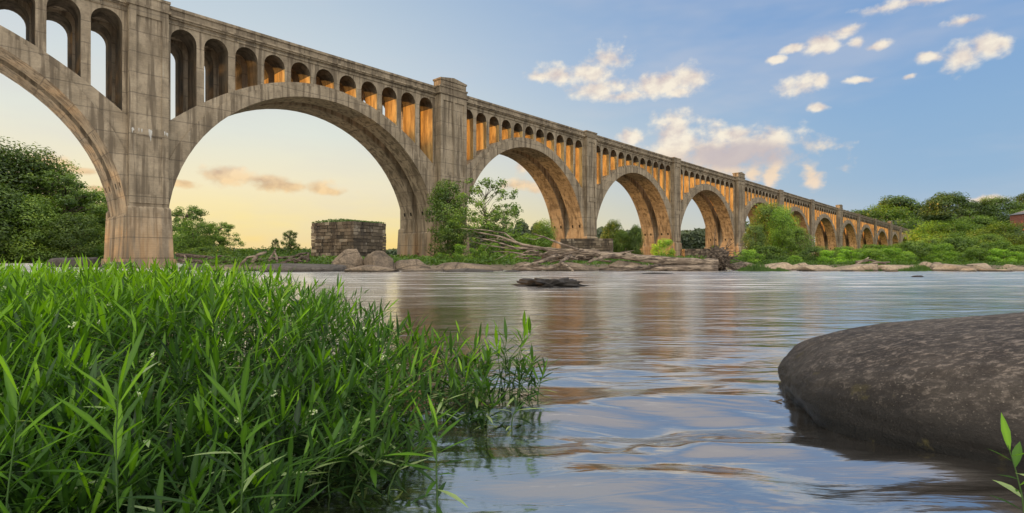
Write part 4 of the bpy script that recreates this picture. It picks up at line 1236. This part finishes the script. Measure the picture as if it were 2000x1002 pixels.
# single plants that stand out
def single(px, Y, ytop, label, lean=(0.1, 0), seed=1, leafs=1.0, wm=1.0, lm=1.0, start=0.2, z0=-0.05, n=1, group='single water weeds at the edge of the thicket'):
    r = random.Random(seed); X = GX(px, Y)
    root = empty('water_weed', (X, Y, 0)); tag(root, label, 'water plant', group)
    lv, sm = MB(), MB()
    h = (CAMH - (ytop - HY) / FPX * Y) / 0.95 - z0
    for k in range(n):
        off = Vector((r.gauss(0, .09), r.gauss(0, .09), z0)) if k else Vector((0, 0, z0))
        weed(lv, sm, None, off, h * (1 if k == 0 else r.uniform(0.5, 0.97)), Vector((lean[0] + (r.gauss(0, .28) if k else 0), lean[1], 0)), r, leafs, 0, wm, start, lm, 0.12)
    sm.build('stem', M['weed_stem'], root, True); lv.build('leaves', M['weed'], root, True)
S_ = [
 (700, 3.25, 612, 'leaning weed at the shoulder where the thicket drops to the water', .25, 4),
 (735, 3.5, 640, 'slanting weed just right of the thicket shoulder', .3, 4),
 (765, 2.95, 668, 'leafy weed in front of the dark pier reflection, left part', .2, 4),
 (800, 3.4, 648, 'weed clump before the dark pier reflection', .15, 5),
 (835, 3.6, 640, 'weed clump right of centre in the pier reflection', .1, 5),
 (785, 2.7, 700, 'low weed clump with drooping pale leaves', .1, 4),
 (850, 3.1, 690, 'bushy weed clump standing in open water', .05, 4),
 (893, 3.7, 632, 'upright weed at the right side of the pier reflection', .0, 3),
 (915, 3.4, 655, 'weed clump between the upright weed and the outermost ones', .05, 4),
 (945, 3.6, 668, 'small weed clump left of the tall outermost weed', .05, 4),
 (972, 3.5, 640, 'slim weed second from the right end of the thicket', .05, 2),
 (1000, 3.45, 618, 'tallest and outermost weed at the right end of the thicket', .05, 3),
 (1012, 3.35, 690, 'short weed beside the outermost tall one', .12, 2),
 (930, 3.0, 720, 'low weed with pale leaves over the water', .08, 3),
 (742, 2.4, 760, 'near weed clump hanging over the dark water', .1, 4),
 (672, 2.5, 700, 'near weed clump on the right flank of the thicket', .2, 5),
 (690, 2.1, 790, 'low near weed at the foot of the right flank', .15, 4),
 (620, 2.2, 700, 'tall near weed on the right flank over dark water', .2, 5),
]
for i, (px, Y, yt, lb, ln, n_) in enumerate(S_):
    single(px, Y, yt, lb, (ln * 1.5 + 0.05, 0), 100 + i, 0.62, 1.1, 1.0, 0.15, n=n_ + 3)
single(845, 1.75, 800, 'lone broad leaved weed at the bottom edge with arching leaves', (0.06, 0), 201, 0.8, 1.3, 1.0, 0.3, group='lone near weeds')
single(458, 1.35, 730, 'large bright weed in the middle of the near thicket', (0.02, 0), 202, 1.1, 0.8, 1.12, 0.3, group='lone near weeds')
single(230, 1.25, 690, 'large bright weed left of the middle of the near thicket', (0.02, 0), 203, 1.1, 0.8, 1.12, 0.3, group='lone near weeds')
single(15, 1.2, 700, 'large bright weed at the left edge of the photo', (0.02, 0), 204, 1.1, 0.8, 1.12, 0.3, group='lone near weeds')
single(1998, 1.55, 835, 'small sprig of green leaves in front of the boulder at the right edge', (-0.08, 0), 206, 0.5, 1.9, 0.75, 0.5, group='lone near weeds')

# thin twig touching the boulder
log('twig', [(1528, 781, 3.45), (1512, 784, 3.45), (1503, 783, 3.45)], .006, .003, 'tiny dark twig sticking out from the left side of the boulder', 'driftdark', 'twig', None, 5, 3, wob=0.02)

# ------------------------------------------------------------------ sky
world = bpy.data.worlds.new('World'); scene.world = world; world.use_nodes = True
nt = NT(world.node_tree)
out = nt.add('ShaderNodeOutputWorld')
tc = nt.add('ShaderNodeTexCoord').outputs['Generated']
sep = nt.add('ShaderNodeSeparateXYZ'); nt.l.new(tc, sep.inputs[0])
el = nt.math('ARCSINE', sep.outputs[2])
az = nt.math('ARCTAN2', sep.outputs[0], sep.outputs[1])
e = nt.math('MULTIPLY', el, 1 / math.radians(60), clamp=True)
D = 1 / 60
Lc = nt.ramp(e, [(0, lin(254, 214, 120)), (3 * D, lin(255, 231, 152)), (7 * D, lin(247, 235, 198)), (12 * D, lin(228, 232, 220)), (18 * D, lin(208, 219, 224)), (27 * D, lin(180, 200, 218)), (1, lin(185, 198, 215))])
Rc = nt.ramp(e, [(0, lin(214, 208, 200)), (3 * D, lin(176, 195, 212)), (7 * D, lin(152, 184, 214)), (12 * D, lin(142, 178, 214)), (18 * D, lin(130, 168, 213)), (27 * D, lin(118, 158, 209)), (38 * D, lin(190, 192, 204)), (1, lin(200, 200, 205))])
mixf = nt.sstep(nt.math('ADD', az, nt.math('MULTIPLY', el, 0.40)), math.radians(-20), math.radians(43))
sky = nt.mix(mixf, Lc, Rc)
# soft high haze
hz = nt.noise(nt.mapping(tc, (2, 2, 7)), 1.3, 4, 0.6)
sky = nt.mix(nt.sstep(hz, 0.40, 0.72, 0.0, 0.32), sky, lin(215, 212, 215))
# clouds
cb = nt.add('ShaderNodeCombineXYZ'); nt.l.new(az, cb.inputs[0]); nt.l.new(el, cb.inputs[1])
v = cb.outputs[0]
wn = nt.noise(nt.mapping(v, (1, 1.3, 1)), 16, 4, 0.6, 0, 1)
vw = nt.vmath('ADD', v, nt.vmath('MULTIPLY', nt.vmath('SUBTRACT', wn, (0.5, 0.5, 0.5)), (0.035, 0.022, 0)))
CL = [(1085, 145, 42, 17), (1060, 150, 30, 10), (1190, 108, 36, 20), (1150, 145, 42, 16), (1165, 172, 55, 18), (1215, 188, 45, 9), (1290, 166, 52, 22), (1345, 152, 38, 22), (1325, 182, 28, 10),
      (1565, 168, 46, 17), (1600, 160, 18, 14), (1595, 205, 17, 8), (1600, 86, 26, 16), (1552, 94, 18, 8), (1525, 117, 16, 7), (1655, 58, 30, 10), (1668, 80, 18, 9), (1715, 88, 24, 7),
      (1880, 112, 38, 25), (1930, 92, 40, 22), (1960, 85, 22, 12), (1815, 112, 24, 10), (1780, 148, 13, 5), (1318, 252, 40, 32), (1345, 280, 55, 34), (1400, 290, 70, 34), (1460, 298, 120, 38), (1390, 300, 90, 40), (1440, 262, 45, 14),
      (1235, 268, 26, 14), (1300, 305, 60, 20), (1580, 347, 24, 20), (1508, 342, 13, 20), (1470, 342, 16, 13), (1435, 332, 24, 14), (1925, 389, 46, 8),
      (510, 352, 85, 12), (560, 362, 80, 10), (630, 370, 50, 7), (430, 338, 50, 14), (355, 360, 34, 7), (1018, 325, 12, 14), (1010, 360, 40, 11), (1055, 368, 30, 8),
      (85, 318, 55, 14), (150, 330, 40, 8), (1790, 2, 100, 12), (1880, 40, 40, 9), (1690, 155, 30, 6), (190, 372, 30, 6)]
acc = None
for (cx, cy, rx_, ry_) in CL:
    hyp = math.hypot(FPX, cx - 1000)
    a0 = math.atan((cx - 1000) / FPX); e0 = math.atan((HY - cy) / hyp)
    sa = rx_ / FPX * math.cos(a0) ** 2 * 1.35; se = ry_ / hyp * math.cos(e0) ** 2 * 1.4
    d = nt.vmath('LENGTH', nt.vmath('MULTIPLY', nt.vmath('SUBTRACT', vw, (a0, e0, 0)), (1 / sa, 1 / se, 0)))
    t = nt.math('SUBTRACT', 1.0, d)
    acc = t if acc is None else nt.math('SMOOTH_MAX', acc, t, 0.25)
n1 = nt.noise(nt.mapping(v, (1, 1.25, 1)), 26, 9, 0.55)
n2 = nt.noise(nt.mapping(v, (1, 1.25, 1), (0.010, -0.014, 0)), 26, 6, 0.5)
dens = nt.math('ADD', acc, nt.math('SUBTRACT', nt.math('MULTIPLY', nt.math('SUBTRACT', n1, 0.5), 2.5), 0.0))
alpha = nt.sstep(dens, -0.12, 0.8)
lit = nt.math('ADD', nt.math('MULTIPLY', nt.math('SUBTRACT', n1, n2), 3.0), 0.62, clamp=True)
thick = nt.sstep(dens, 0.3, 1.1)
ccol = nt.mix(lit, lin(216, 200, 194), lin(255, 243, 222))
lowf = nt.sstep(el, math.radians(6.0), math.radians(12))
ccol = nt.mix(lowf, nt.mix(lit, lin(205, 170, 130), lin(250, 214, 160)), ccol)
rightlow = nt.math('MULTIPLY', nt.sstep(az, 0.0, 0.1), nt.math('SUBTRACT', 1.0, lowf))
ccol = nt.mix(rightlow, ccol, lin(250, 225, 198))
# grey underside of the long bank at the centre right
bank = nt.math('SUBTRACT', 1.0, nt.vmath('LENGTH', nt.vmath('MULTIPLY', nt.vmath('SUBTRACT', vw, (math.atan(450 / FPX), math.atan((HY - 305) / 1160), 0)), (1 / 0.13, 1 / 0.03, 0))))
ccol = nt.mix(nt.math('MULTIPLY', nt.sstep(bank, 0.0, 0.6), 0.8), ccol, lin(196, 184, 188))
sky = nt.mix(nt.math('MULTIPLY', alpha, 0.92), sky, ccol)
# physically based sky underneath adds its own hue to the dome
nish = nt.add('ShaderNodeTexSky', sky_type='NISHITA', sun_disc=False, sun_elevation=math.radians(4.5), sun_rotation=math.radians(-64.7), altitude=50)
behind = nt.math('MULTIPLY', nt.sstep(sep.outputs[1], 0.15, -0.5), nt.sstep(el, math.radians(4), math.radians(34), 0.25, 1.0))
high = nt.sstep(el, math.radians(48), math.radians(75))
amb = nt.math('MAXIMUM', behind, high)
sky = nt.mix(amb, sky, lin(232, 226, 214))
bg1 = nt.add('ShaderNodeBackground'); nt.put(bg1.inputs[0], sky); nt.put(bg1.inputs[1], nt.math('ADD', 0.97, nt.math('MULTIPLY', amb, 1.9)))
bg2 = nt.add('ShaderNodeBackground'); nt.l.new(nish.outputs[0], bg2.inputs[0]); bg2.inputs[1].default_value = 0.004
ad = nt.add('ShaderNodeAddShader'); nt.l.new(bg1.outputs[0], ad.inputs[0]); nt.l.new(bg2.outputs[0], ad.inputs[1])
nt.l.new(ad.outputs[0], out.inputs[0])
world.cycles.sampling_method = 'MANUAL'; world.cycles.sample_map_resolution = 1024

# sun
az_s, el_s = math.radians(-64.7), math.radians(4.5)
sd = bpy.data.lights.new('sun', 'SUN'); sd.energy = 7.5; sd.angle = math.radians(0.6); sd.color = (1.0, 0.50, 0.13)
so = bpy.data.objects.new('sun', sd); col.objects.link(so)
dirv = Vector((math.sin(az_s) * math.cos(el_s), math.cos(az_s) * math.cos(el_s), math.sin(el_s)))
so.rotation_euler = (-dirv).to_track_quat('-Z', 'Y').to_euler(); so.location = dirv * 50

# camera
cd = bpy.data.cameras.new('camera'); cd.sensor_width = 36; cd.lens = 36 * FPX / 2000; cd.clip_end = 6000; cd.clip_start = 0.05
cd.shift_y = (HY - 501) / 2000
cam = bpy.data.objects.new('camera', cd); col.objects.link(cam)
cam.location = (0, 0, CAMH); cam.rotation_euler = (math.radians(90), 0, 0)
scene.camera = cam
scene.view_settings.view_transform = 'Standard'; scene.view_settings.look = 'None'; scene.view_settings.exposure = 0
scene.cycles.max_bounces = 6; scene.cycles.diffuse_bounces = 3; scene.cycles.glossy_bounces = 3; scene.cycles.transparent_max_bounces = 4
